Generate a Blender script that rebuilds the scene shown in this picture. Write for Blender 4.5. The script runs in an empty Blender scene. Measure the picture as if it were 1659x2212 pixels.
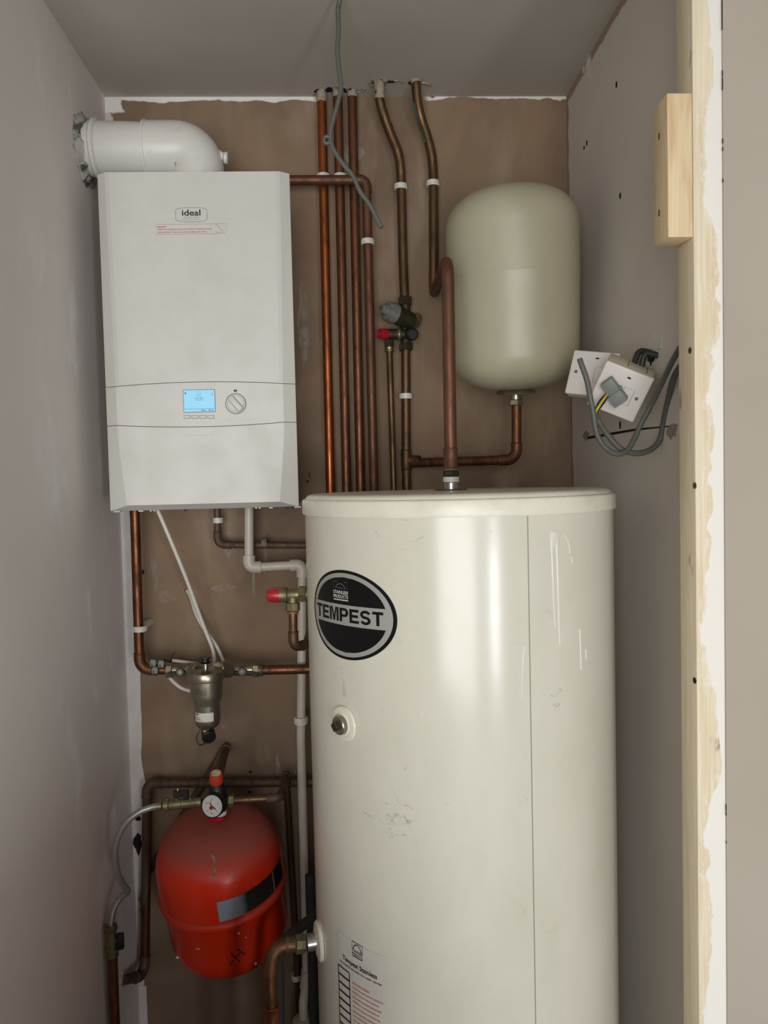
import bpy, bmesh, math, random
from mathutils import Vector, Matrix
random.seed(7)
PI = math.pi
SC = bpy.context.scene
COL = SC.collection
V = Vector

# ------------------------------------------------------------------ camera
F = 1650.0
ZC = 1.5
PSI, TH, RHO = math.radians(2.6), math.radians(2.42), math.radians(1.37)
CAM = V((0, 0, ZC))
f_ = V((math.sin(PSI) * math.cos(TH), math.cos(PSI) * math.cos(TH), -math.sin(TH)))
r0 = V((math.cos(PSI), -math.sin(PSI), 0))
u0 = r0.cross(f_)
r_ = r0 * math.cos(RHO) - u0 * math.sin(RHO)
u_ = r0 * math.sin(RHO) + u0 * math.cos(RHO)
cd = bpy.data.cameras.new('camera')
cam = bpy.data.objects.new('camera', cd)
COL.objects.link(cam)
cd.sensor_width = 36
cd.lens = 36 * F / 2212
cd.clip_start = 0.02
M = Matrix((r_, u_, -f_)).transposed().to_4x4()
M.translation = CAM
cam.matrix_world = M
SC.camera = cam


def ray(x, y):
    return f_ + r_ * ((x - 829.5) / F) - u_ * ((y - 1106) / F)


def at(x, y, Y):            # the point of the plane Y seen at a pixel of the photograph
    d = ray(x, y)
    return CAM + d * (Y / d.y)


def atX(x, y, X):
    d = ray(x, y)
    return CAM + d * (X / d.x)


def atZ(x, y, Z):
    d = ray(x, y)
    return CAM + d * ((Z - ZC) / d.z)


# ------------------------------------------------------------------ room sizes
YB, XL, XR, ZT = 1.86, -0.548, 0.548, 2.413
CX, CY, CR = 0.195, 1.387, 0.275         # hot water cylinder


def cyl_hit(x, y, R=CR):
    d = ray(x, y)
    a = d.x * d.x + d.y * d.y
    b = -2 * (d.x * CX + d.y * CY)
    c = CX * CX + CY * CY - R * R
    t = (-b - math.sqrt(max(0, b * b - 4 * a * c))) / (2 * a)
    p = CAM + d * t
    return math.atan2(p.x - CX, CY - p.y), p.z


def cyl_pt(th, z, off=0.0, R=CR):
    return V((CX + (R + off) * math.sin(th), CY - (R + off) * math.cos(th), z))


# ------------------------------------------------------------------ materials
def lin(c):
    return tuple((v / 255 / 12.92 if v / 255 <= 0.04045 else ((v / 255 + 0.055) / 1.055) ** 2.4) for v in c) + (1,)


class NT:
    def __init__(s, name):
        s.m = bpy.data.materials.new(name)
        s.m.use_nodes = True
        s.t = s.m.node_tree
        s.n = s.t.nodes
        s.b = s.n['Principled BSDF']
        s.out = s.n['Material Output']

    def new(s, kind, **kw):
        n = s.n.new(kind)
        for k, v in kw.items():
            setattr(n, k, v)
        return n

    def link(s, a, b):
        s.t.links.new(a, b)

    def pos(s):
        return s.new('ShaderNodeNewGeometry').outputs['Position']

    def objco(s):
        return s.new('ShaderNodeTexCoord').outputs['Object']

    def mapping(s, co, scale=(1, 1, 1)):
        n = s.new('ShaderNodeMapping')
        n.inputs['Scale'].default_value = scale
        s.link(co, n.inputs['Vector'])
        return n.outputs['Vector']

    def noise(s, co, scale, detail=4, rough=0.55, dist=0.0):
        n = s.new('ShaderNodeTexNoise')
        n.inputs['Scale'].default_value = scale
        n.inputs['Detail'].default_value = detail
        n.inputs['Roughness'].default_value = rough
        n.inputs['Distortion'].default_value = dist
        s.link(co, n.inputs['Vector'])
        return n.outputs['Fac']

    def ramp(s, fac, lo, hi, a=0.0, b=1.0):
        n = s.new('ShaderNodeMapRange')
        n.inputs['From Min'].default_value = lo
        n.inputs['From Max'].default_value = hi
        n.inputs['To Min'].default_value = a
        n.inputs['To Max'].default_value = b
        s.link(fac, n.inputs['Value'])
        return n.outputs['Result']

    def math(s, op, a, b=None, c=None):
        n = s.new('ShaderNodeMath', operation=op)
        for i, v in enumerate((a, b, c)):
            if v is None:
                continue
            if isinstance(v, (int, float)):
                n.inputs[i].default_value = v
            else:
                s.link(v, n.inputs[i])
        return n.outputs[0]

    def mix(s, fac, a, b):
        n = s.new('ShaderNodeMix', data_type='RGBA')
        for sock, v in ((n.inputs[0], fac), (n.inputs[6], a), (n.inputs[7], b)):
            if isinstance(v, (int, float, tuple)):
                sock.default_value = v
            else:
                s.link(v, sock)
        return n.outputs[2]

    def sep(s, v):
        n = s.new('ShaderNodeSeparateXYZ')
        s.link(v, n.inputs[0])
        return n.outputs

    def bump(s, h, strength=0.2, dist=0.002):
        n = s.new('ShaderNodeBump')
        n.inputs['Strength'].default_value = strength
        n.inputs['Distance'].default_value = dist
        s.link(h, n.inputs['Height'])
        s.link(n.outputs[0], s.b.inputs['Normal'])

    def set(s, color=None, rough=None, metal=None, spec=None):
        for k, v in (('Base Color', color), ('Roughness', rough), ('Metallic', metal), ('Specular IOR Level', spec)):
            if v is None:
                continue
            if isinstance(v, (int, float, tuple)):
                s.b.inputs[k].default_value = v
            else:
                s.link(v, s.b.inputs[k])
        return s.m


def simple(name, c, rough=0.5, metal=0.0, c2=None, scale=30, lo=0.45, hi=0.7, bump=0.0, spec=None, stretch=(1, 1, 1)):
    t = NT(name)
    co = t.mapping(t.objco(), stretch)
    n = t.noise(co, scale, 5, 0.6)
    col = lin(c)
    if c2:
        col = t.mix(t.ramp(n, lo, hi), lin(c), lin(c2))
    rr = t.ramp(n, 0.3, 0.75, rough * 0.85, min(1, rough * 1.2))
    if bump:
        t.bump(n, bump, 0.001)
    return t.set(col, rr, metal, spec)


MAT = {}


def copper(name, c, c2, rough, metal=0.9):
    t = NT(name)
    co = t.mapping(t.pos(), (1, 1, 0.35))
    n = t.noise(co, 55, 6, 0.65)
    n2 = t.noise(t.pos(), 210, 3, 0.6)
    k = t.math('ADD', t.ramp(n, 0.42, 0.68), t.ramp(n2, 0.68, 0.8, 0, 0.35))
    col = t.mix(t.math('MINIMUM', k, 1.0), lin(c), lin(c2))
    return t.set(col, t.ramp(n, 0.3, 0.7, rough * 0.8, rough * 1.35), metal)


MAT['copper'] = copper('copper', (126, 82, 58), (78, 54, 38), 0.42)
MAT['copper_bright'] = copper('copper_bright', (170, 96, 54), (112, 66, 42), 0.38)
MAT['copper_dull'] = copper('copper_dull', (122, 80, 55), (80, 56, 41), 0.44, 0.75)
MAT['copper_dusty'] = copper('copper_dusty', (98, 78, 64), (76, 62, 52), 0.6, 0.4)
MAT['copper_old'] = copper('copper_old', (108, 82, 56), (74, 58, 42), 0.44, 0.75)
MAT['copper_soft'] = copper('copper_soft', (112, 75, 55), (86, 62, 49), 0.5, 0.6)
MAT['brass'] = copper('brass', (176, 150, 96), (120, 104, 70), 0.36, 0.85)
MAT['brass_dull'] = copper('brass_dull', (128, 120, 86), (92, 88, 66), 0.45, 0.7)
MAT['brass_dark'] = copper('brass_dark', (70, 64, 48), (44, 42, 34), 0.5, 0.6)
MAT['nickel'] = copper('nickel', (168, 160, 142), (146, 138, 120), 0.3, 0.9)
MAT['steel'] = copper('steel', (190, 190, 186), (150, 150, 146), 0.25, 0.95)
MAT['plastic'] = simple('white_plastic', (222, 220, 212), 0.38, 0, (196, 192, 182), 40)
MAT['waste'] = simple('white_waste_plastic', (200, 192, 178), 0.42, 0, (184, 175, 161), 14)
MAT['flue'] = simple('flue_enamel', (214, 212, 206), 0.36, 0, (186, 181, 172), 18, 0.56, 0.85)
MAT['boiler'] = simple('boiler_enamel', (208, 207, 200), 0.42, 0, (204, 202, 195), 14)
MAT['boiler_grey'] = simple('boiler_tray', (176, 174, 168), 0.5)
MAT['backing'] = simple('panel_backing', (104, 102, 98), 0.7)
MAT['nail'] = simple('nail_hole_rust', (96, 72, 50), 0.8)
MAT['dark'] = simple('dark_gap', (42, 40, 38), 0.7)
MAT['black'] = simple('black_plastic', (22, 23, 25), 0.4)
MAT['print_black'] = simple('black_print', (26, 26, 28), 0.45)
MAT['print_grey'] = simple('grey_print', (120, 120, 118), 0.5)
MAT['print_red'] = simple('red_print', (196, 70, 58), 0.5)
MAT['print_white'] = simple('white_print', (205, 205, 200), 0.5)
MAT['paper'] = simple('paper', (212, 209, 200), 0.5, 0, (202, 198, 188), 30)
MAT['foil'] = simple('silver_foil', (190, 188, 182), 0.3, 0.5)
MAT['badge_black'] = simple('gloss_black', (9, 9, 10), 0.3, spec=.3)
MAT['vessel'] = simple('cream_enamel', (178, 173, 149), 0.4, 0, (172, 166, 142), 10, 0.5, 0.8)
MAT['red_cap'] = simple('red_plastic', (164, 26, 38), 0.35)
MAT['red_orange'] = simple('orange_red_plastic', (184, 58, 42), 0.4)
MAT['cream'] = simple('cream_disc', (196, 186, 150), 0.6, 0, (150, 138, 104), 80)
MAT['grey_cap'] = simple('dusty_grey_plastic', (112, 112, 106), 0.7, 0, (84, 86, 80), 90)
MAT['cable_grey'] = simple('grey_cable', (90, 92, 87), 0.5)
MAT['cable_dark'] = simple('black_cable', (46, 48, 48), 0.5)
MAT['cable_white'] = simple('white_cable', (214, 210, 200), 0.45)
MAT['connector'] = simple('grey_connector', (126, 134, 128), 0.5)
MAT['yellow'] = simple('yellow_sleeve', (222, 186, 52), 0.45)
MAT['blue'] = simple('blue_sleeve', (28, 40, 92), 0.45)
MAT['socket'] = simple('socket_plastic', (226, 220, 216), 0.35)
MAT['socket_box'] = simple('cream_back_box', (204, 196, 174), 0.5)
MAT['lagging'] = simple('black_pipe_lagging', (50, 48, 46), 0.85)
MAT['gauge_face'] = simple('gauge_face', (192, 190, 186), 0.4)
MAT['mortar'] = simple('grey_mortar', (176, 172, 166), 0.95, 0, (84, 80, 76), 34, 0.46, 0.54, 0.5)
MAT['plaster_white'] = simple('white_filler', (206, 202, 198), 0.85, 0, (194, 189, 183), 12, bump=0.3)
MAT['screw'] = simple('rusty_screw', (112, 92, 66), 0.45, 0.7)

t = NT('hose_braid')
w = t.new('ShaderNodeTexChecker')
w.inputs['Scale'].default_value = 900
t.link(t.objco(), w.inputs['Vector'])
t.set(t.mix(w.outputs['Fac'], lin((176, 174, 168)), lin((150, 148, 142))), 0.35, 0.6)
MAT['braid'] = t.m

t = NT('red_enamel')                      # dusty on the upper dome
g = t.new('ShaderNodeNewGeometry')
nz = t.sep(g.outputs['Normal'])[2]
n = t.noise(t.pos(), 16, 5)
dust = t.math('MULTIPLY', t.ramp(nz, 0.12, 0.62), t.ramp(n, 0.0, 0.42))
spot = t.ramp(t.noise(t.pos(), 48, 4), 0.72, 0.8)
c = t.mix(spot, lin((204, 44, 16)), lin((120, 74, 44)))
t.set(t.mix(t.math('MULTIPLY', dust, 0.8), c, lin((116, 70, 58))), t.ramp(dust, 0, 0.6, 0.24, 0.8))
MAT['red_vessel'] = t.m

t = NT('screen_glow')
t.b.inputs['Base Color'].default_value = lin((60, 90, 110))
t.b.inputs['Emission Color'].default_value = lin((150, 216, 242))
t.b.inputs['Emission Strength'].default_value = 0.85
MAT['screen'] = t.m

t = NT('cylinder_enamel')
n = t.noise(t.mapping(t.pos(), (1, 1, 0.5)), 9, 6, 0.6)
n2 = t.noise(t.pos(), 34, 5, 0.7, 0.6)
k = t.math('MULTIPLY', t.ramp(n2, 0.6, 0.78), t.ramp(n, 0.45, 0.7))
col = t.mix(t.math('MULTIPLY', k, 0.5), t.mix(t.ramp(n, 0.35, 0.7), lin((218, 214, 201)), lin((210, 206, 190))), lin((176, 168, 148)))
t.set(col, t.ramp(n, 0.3, 0.7, 0.15, 0.24))
MAT['cylinder'] = t.m
MAT['lid'] = simple('lid_plastic', (228, 223, 208), 0.3, 0, (216, 210, 192), 18)

t = NT('scuff_dirt')
n = t.noise(t.pos(), 85, 8, 0.8)
t.b.inputs['Base Color'].default_value = lin((146, 145, 128))
t.b.inputs['Roughness'].default_value = 0.6
t.link(t.ramp(n, 0.48, 0.74, 0.0, 0.5), t.b.inputs['Alpha'])
MAT['scuff'] = t.m
t = NT('plaster_smear')
n = t.noise(t.mapping(t.pos(), (1, 1, .4)), 70, 6, 0.7)
t.b.inputs['Base Color'].default_value = lin((186, 172, 156))
t.b.inputs['Roughness'].default_value = 0.85
t.link(t.ramp(n, 0.4, 0.7, 0.0, 0.55), t.b.inputs['Alpha'])
MAT['smear'] = t.m
MAT['emboss'] = simple('embossed_shadow', (104, 98, 86), 0.5, .4)
MAT['drip'] = simple('dried_white_paint', (226, 222, 210), 0.4)


def wood(name, c1, c2, c3):
    t = NT(name)
    co = t.mapping(t.pos(), (1, 1, 0.03))
    n = t.noise(co, 260, 4, 0.6)
    n2 = t.noise(t.mapping(t.pos(), (1, 1, 0.12)), 40, 4, 0.5, 1.2)
    kn = t.ramp(t.noise(t.mapping(t.pos(), (1, 1, 0.5)), 26, 2), 0.70, 0.76)
    col = t.mix(t.ramp(n, 0.35, 0.7), lin(c1), lin(c2))
    col = t.mix(t.math('MULTIPLY', t.ramp(n2, 0.5, 0.75), 0.7), col, lin(c3))
    col = t.mix(t.math('MULTIPLY', kn, 0.6), col, lin((120, 86, 50)))
    t.bump(n, 0.15, 0.001)
    t.set(col, 0.6)
    return t, col


wood('pine_block', (228, 208, 172), (218, 192, 150), (188, 142, 92))
MAT['pine_block'] = bpy.data.materials['pine_block']
t, col = wood('pine_stud', (234, 222, 196), (220, 202, 170), (218, 198, 164))
p = t.sep(t.pos())
g = t.sep(t.new('ShaderNodeNewGeometry').outputs['Normal'])
n = t.noise(t.mapping(t.pos(), (.6, 1, 0.55)), 11, 3, 0.55, 0.3)
n3 = t.noise(t.mapping(t.pos(), (1, 1, 0.45)), 150, 4, 0.7)
edge = t.math('ADD', t.math('ADD', p[0], t.math('MULTIPLY', t.math('SUBTRACT', n, 0.5), 0.11)), t.math('MULTIPLY', t.math('SUBTRACT', n3, 0.5), 0.012))
spk = t.math('MULTIPLY', t.ramp(t.noise(t.mapping(t.pos(), (1, 1, 0.3)), 190, 4, 0.7), 0.52, 0.6), t.ramp(edge, 0.484, 0.499, 0, 0.8))
msk = t.math('MULTIPLY', t.math('MAXIMUM', t.ramp(edge, 0.4975, 0.4995), spk), t.ramp(g[1], -0.6, -0.5, 1, 0))
t.set(t.mix(msk, col, lin((238, 234, 226))), 0.7)
MAT['pine_stud'] = t.m

# ---- plaster of the setting
t = NT('ceiling_plaster')
n = t.noise(t.pos(), 3.5, 4)
fine = t.noise(t.pos(), 140, 3)
t.bump(fine, 0.08, 0.001)
t.set(t.mix(t.ramp(n, 0.3, 0.7), lin((190, 184, 174)), lin((182, 176, 166))), 0.9)
MAT['ceiling'] = t.m

t = NT('left_wall_plaster')
P = t.pos()
p = t.sep(P)
n = t.noise(P, 2.6, 5)
n2 = t.noise(t.mapping(P, (1, 1, 0.5)), 7, 5, 0.6)
patch = t.math('MULTIPLY', t.ramp(n2, 0.56, 0.68), t.ramp(p[1], 1.3, 1.55))
c = t.mix(t.ramp(n, 0.3, 0.7), lin((236, 228, 224)), lin((228, 220, 216)))
t.bump(t.noise(P, 90, 4), 0.08, 0.001)
t.set(t.mix(t.math('MULTIPLY', patch, 0.9), c, lin((246, 246, 248))), 0.85)
MAT['wall_left'] = t.m

t = NT('back_wall_plaster')               # bare brown plaster, white paint along the ceiling line
P = t.pos()
p = t.sep(P)
n = t.noise(P, 3.2, 5, 0.6, 0.5)
n2 = t.noise(t.mapping(P, (1, 1, 0.3)), 9, 5, 0.6, 0.3)
sm = t.noise(P, 30, 6, 0.7)
c = t.mix(t.ramp(n, 0.32, 0.68), lin((142, 118, 95)), lin((112, 92, 74)))
c = t.mix(t.math('MULTIPLY', t.ramp(n2, 0.55, 0.72), 0.6), c, lin((156, 138, 120)))
c = t.mix(t.math('MULTIPLY', t.ramp(t.noise(P, 5.5, 5, 0.6), 0.66, 0.8), 0.5), c, lin((134, 94, 60)))
c = t.mix(t.math('MULTIPLY', t.ramp(sm, 0.66, 0.8), 0.45), c, lin((88, 72, 58)))
e = t.math('ADD', p[2], t.math('MULTIPLY', t.math('SUBTRACT', t.noise(t.mapping(P, (1, 0.2, 0.2)), 11, 3, 0.6), 0.5), 0.034))
top = t.ramp(t.math('SUBTRACT', e, t.ramp(p[0], -.1, .2, 0, .007)), 2.4025, 2.4050)
gapm = t.math('SUBTRACT', 1.0, t.math('MULTIPLY', t.ramp(p[0], -0.06, -0.04), t.ramp(p[0], 0.2, 0.22, 1, 0)))
nn = t.noise(P, 26, 5, 0.6)
cx = t.math('ADD', p[0], t.math('MULTIPLY', t.math('SUBTRACT', nn, 0.5), 0.05))
cz = t.math('ADD', p[2], t.math('MULTIPLY', t.math('SUBTRACT', nn, 0.5), 0.05))
corner = t.math('MULTIPLY', t.ramp(cx, -0.506, -0.502, 1, 0), t.ramp(cz, 2.374, 2.380))
lft = t.math('MULTIPLY', t.ramp(cx, -0.539, -0.535, 1, 0), 0.7)
rgt = t.math('MULTIPLY', t.ramp(cx, 0.50, 0.504), t.ramp(cz, 2.402, 2.405))
wm = t.math('MAXIMUM', t.math('MULTIPLY', top, gapm), t.math('MAXIMUM', corner, t.math('MAXIMUM', lft, rgt)))
t.bump(t.math('ADD', t.noise(P, 60, 4), t.math('MULTIPLY', wm, 0.6)), 0.12, 0.002)
t.set(t.mix(wm, c, lin((226, 222, 216))), 0.8)
MAT['wall_back'] = t.m

t = NT('right_wall_plasterboard')
P = t.pos()
p = t.sep(P)
n = t.noise(P, 3.0, 5)
n2 = t.noise(P, 14, 5, 0.6)
c = t.mix(t.ramp(n, 0.3, 0.7), lin((216, 208, 199)), lin((208, 200, 191)))
zz = t.math('ADD', p[2], t.math('MULTIPLY', t.math('SUBTRACT', n2, 0.5), 0.03))
yy = t.math('ADD', p[1], t.math('MULTIPLY', t.math('SUBTRACT', n2, 0.5), 0.03))
br = t.math('MAXIMUM', t.ramp(zz, 2.392, 2.396), t.ramp(yy, 1.842, 1.846))
c = t.mix(t.math('MULTIPLY', br, 0.85), c, lin((150, 118, 96)))
wh = t.math('MULTIPLY', t.ramp(zz, 2.365, 2.375), t.ramp(t.noise(P, 9, 3), 0.56, 0.62))
t.set(t.mix(wh, c, lin((222, 216, 208))), 0.85)
MAT['wall_right'] = t.m

t = NT('front_wall_plaster')
P = t.pos()
n = t.noise(P, 3.0, 4)
t.set(t.mix(t.ramp(n, 0.3, 0.7), lin((178, 170, 156)), lin((172, 162, 149))), 0.85)
MAT['wall_front'] = t.m
MAT['floor'] = simple('dark_floor_boards', (86, 78, 70), 0.7, 0, (72, 66, 60), 6)
MAT['room_wall'] = simple('room_paint', (186, 186, 184), 0.9)
MAT['hole'] = simple('dark_hole', (16, 14, 12), 0.95)
MAT['plaster_broken'] = simple('broken_plaster', (160, 146, 128), 0.9, 0, (118, 102, 86), 90, bump=0.6)


# ------------------------------------------------------------------ mesh building
def world_loc(o):
    L = V((0, 0, 0))
    while o is not None:
        L += o.location
        o = o.parent
    return L


def frame(axis, hint=None):
    a = V(axis).normalized()
    h = V(hint) if hint is not None else (V((0, 0, 1)) if abs(a.z) < 0.9 else V((1, 0, 0)))
    x = h.cross(a).normalized()
    y = a.cross(x)
    return x, y, a


def arc(p0, p1, p2, rf, n=8):
    p0, p1, p2 = V(p0), V(p1), V(p2)
    d1, d2 = (p1 - p0).normalized(), (p2 - p1).normalized()
    ang = d1.angle(d2)
    if ang < 0.02:
        return [p1.copy()], d1, d2
    tl = min(rf * math.tan(ang / 2), (p1 - p0).length * 0.49, (p2 - p1).length * 0.49)
    rr = tl / math.tan(ang / 2)
    a, b = p1 - d1 * tl, p1 + d2 * tl
    nrm = (d2 - d1 * d1.dot(d2)).normalized()
    c = a + nrm * rr
    out = []
    for i in range(n + 1):
        th = ang * i / n
        out.append(c - nrm * rr * math.cos(th) + d1 * rr * math.sin(th))
    return out, d1, d2


def rounded(pts, rf, n=8):
    pts = [V(p) for p in pts]
    out = [pts[0]]
    for i in range(1, len(pts) - 1):
        r = rf[i] if isinstance(rf, dict) and i in rf else (rf.get('d', 0.02) if isinstance(rf, dict) else rf)
        out += arc(pts[i - 1], pts[i], pts[i + 1], r, n)[0]
    out.append(pts[-1])
    return out


def spline(pts, n=8):
    pts = [V(p) for p in pts]
    P = [pts[0] * 2 - pts[1]] + pts + [pts[-1] * 2 - pts[-2]]
    out = []
    for i in range(1, len(P) - 2):
        a, b, c, d = P[i - 1:i + 3]
        for k in range(n):
            s = k / n
            out.append(0.5 * ((2 * b) + (c - a) * s + (2 * a - 5 * b + 4 * c - d) * s * s + (3 * b - a - 3 * c + d) * s ** 3))
    out.append(pts[-1])
    return out


class MB:
    def __init__(s):
        s.v, s.f = [], []

    def add(s, vs, fs):
        b = len(s.v)
        s.v += [V(v) for v in vs]
        s.f += [tuple(b + i for i in f) for f in fs]
        return s

    def box(s, c, size, R=None, bev=0.0, seg=2):
        bm = bmesh.new()
        bmesh.ops.create_cube(bm, size=1)
        bmesh.ops.scale(bm, vec=V(size), verts=bm.verts)
        if bev:
            bmesh.ops.bevel(bm, geom=list(bm.edges), offset=bev, segments=seg, profile=0.5, affect='EDGES')
        c = V(c)
        bm.verts.index_update()
        s.add([(R @ v.co if R else v.co) + c for v in bm.verts], [[v.index for v in f.verts] for f in bm.faces])
        bm.free()
        return s

    def slab(s, lo, hi, bev=0.0):
        lo, hi = V(lo), V(hi)
        return s.box((lo + hi) / 2, hi - lo, None, bev)

    def tube(s, pts, r, seg=18, cap=True):
        pts = [V(p) for p in pts]
        q = [pts[0]]
        for p in pts[1:]:
            if (p - q[-1]).length > 1e-6:
                q.append(p)
        pts = q
        rs = r if isinstance(r, (list, tuple)) else [r] * len(pts)
        tang = []
        for i in range(len(pts)):
            a = pts[max(0, i - 1)]
            b = pts[min(len(pts) - 1, i + 1)]
            tang.append((b - a).normalized())
        x, y, _ = frame(tang[0])
        vs = []
        for i, p in enumerate(pts):
            if i:
                q = tang[i - 1].rotation_difference(tang[i])
                x = q @ x
                x = (x - tang[i] * x.dot(tang[i])).normalized()
                y = tang[i].cross(x)
            for k in range(seg):
                a = 2 * PI * k / seg
                vs.append(p + (x * math.cos(a) + y * math.sin(a)) * rs[i])
        fs = []
        for i in range(len(pts) - 1):
            for k in range(seg):
                k2 = (k + 1) % seg
                fs.append((i * seg + k, i * seg + k2, (i + 1) * seg + k2, (i + 1) * seg + k))
        if cap:
            fs.append(tuple(range(seg))[::-1])
            fs.append(tuple((len(pts) - 1) * seg + k for k in range(seg)))
        return s.add(vs, fs)

    def cyl(s, p0, p1, r, r1=None, seg=24, bev=0.0):
        p0, p1 = V(p0), V(p1)
        h = (p1 - p0).length
        r1 = r if r1 is None else r1
        if bev:
            prof = [(0, 0), (r - bev, 0), (r, bev), (r1, h - bev), (r1 - bev, h), (0, h)]
        else:
            prof = [(0, 0), (r, 0), (r1, h), (0, h)]
        return s.lathe(prof, p0, p1 - p0, seg)

    def lathe(s, prof, origin, axis, seg=32, hint=None):
        x, y, a = frame(axis, hint)
        o = V(origin)
        vs, fs, rows = [], [], []
        for r, h in prof:
            if r < 1e-7:
                rows.append([len(vs)])
                vs.append(o + a * h)
            else:
                rows.append(list(range(len(vs), len(vs) + seg)))
                for k in range(seg):
                    t = 2 * PI * k / seg
                    vs.append(o + a * h + (x * math.cos(t) + y * math.sin(t)) * r)
        for A, B in zip(rows, rows[1:]):
            for k in range(seg):
                k2 = (k + 1) % seg
                if len(A) == 1 and len(B) == 1:
                    continue
                if len(A) == 1:
                    fs.append((A[0], B[k2], B[k]))
                elif len(B) == 1:
                    fs.append((A[k], A[k2], B[0]))
                else:
                    fs.append((A[k], A[k2], B[k2], B[k]))
        return s.add(vs, fs)

    def nut(s, p0, p1, r, seg=6):
        p0, p1 = V(p0), V(p1)
        h = (p1 - p0).length
        b = r * 0.1
        return s.lathe([(0, 0), (r - b, 0), (r, b), (r, h - b), (r - b, h), (0, h)], p0, p1 - p0, seg)

    def prism(s, poly, dvec):
        n = len(poly)
        d = V(dvec)
        vs = [V(p) for p in poly] + [V(p) + d for p in poly]
        fs = [tuple(range(n))[::-1], tuple(range(n, 2 * n))]
        fs += [(i, (i + 1) % n, n + (i + 1) % n, n + i) for i in range(n)]
        return s.add(vs, fs)

    def grid(s, fn, nu, nv):
        vs = [fn(i / nu, j / nv) for j in range(nv + 1) for i in range(nu + 1)]
        fs = [(j * (nu + 1) + i, j * (nu + 1) + i + 1, (j + 1) * (nu + 1) + i + 1, (j + 1) * (nu + 1) + i) for j in range(nv) for i in range(nu)]
        return s.add(vs, fs)

    def build(s, name, mat, parent=None, sharp=35, smooth=True, bevel=0.0):
        me = bpy.data.meshes.new(name)
        if parent is None:
            lo = V([min(v[i] for v in s.v) for i in range(3)])
            hi = V([max(v[i] for v in s.v) for i in range(3)])
            o_ = V(((lo.x + hi.x) / 2, (lo.y + hi.y) / 2, lo.z))
        else:
            o_ = world_loc(parent)
        me.from_pydata([v - o_ for v in s.v], [], s.f)
        bm = bmesh.new()
        bm.from_mesh(me)
        bmesh.ops.recalc_face_normals(bm, faces=bm.faces)
        bm.to_mesh(me)
        bm.free()
        if smooth:
            me.polygons.foreach_set('use_smooth', [True] * len(me.polygons))
            me.set_sharp_from_angle(angle=math.radians(sharp))
        me.materials.append(MAT[mat] if isinstance(mat, str) else mat)
        me.update()
        o = bpy.data.objects.new(name, me)
        COL.objects.link(o)
        if parent is None:
            o.location = o_
        else:
            o.parent = parent
        return o


def tag(o, label=None, cat=None, group=None, kind=None):
    for k, v in (('label', label), ('category', cat), ('group', group), ('kind', kind)):
        if v:
            o[k] = v
    return o


def thing(name, loc, label, cat, group=None):
    o = bpy.data.objects.new(name, None)
    o.empty_display_size = 0.05
    COL.objects.link(o)
    o.location = loc
    return tag(o, label, cat, group)


def font_mesh(txt, bold=0.0):
    cu = bpy.data.curves.new('t', 'FONT')
    cu.body = txt
    cu.offset = bold
    cu.resolution_u = 4
    ob = bpy.data.objects.new('t', cu)
    COL.objects.link(ob)
    bpy.context.view_layer.update()
    me = bpy.data.meshes.new_from_object(ob.evaluated_get(bpy.context.evaluated_depsgraph_get()))
    bpy.data.objects.remove(ob)
    bm = bmesh.new()
    bm.from_mesh(me)
    bmesh.ops.triangulate(bm, faces=bm.faces)
    vs = [v.co.copy() for v in bm.verts]
    bm.verts.index_update()
    fs = [[v.index for v in f.verts] for f in bm.faces]
    bm.free()
    bpy.data.meshes.remove(me)
    bpy.data.curves.remove(cu)
    return vs, fs


def text(mb, txt, u0_, v0_, w, h, fn, bold=0.0, div=False):
    """lettering fitted to the box (u0,v0,w,h); fn maps (u,v) to a point of the surface"""
    vs, fs = font_mesh(txt, bold)
    if not vs:
        return
    x0, x1 = min(v.x for v in vs), max(v.x for v in vs)
    y0, y1 = min(v.y for v in vs), max(v.y for v in vs)
    mb.add([fn(u0_ + (v.x - x0) / (x1 - x0) * w, v0_ + (v.y - y0) / max(1e-6, y1 - y0) * h) for v in vs], fs)


def planar(o, x, y):
    o, x, y = V(o), V(x), V(y)
    return lambda u, v: o + x * u + y * v


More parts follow.
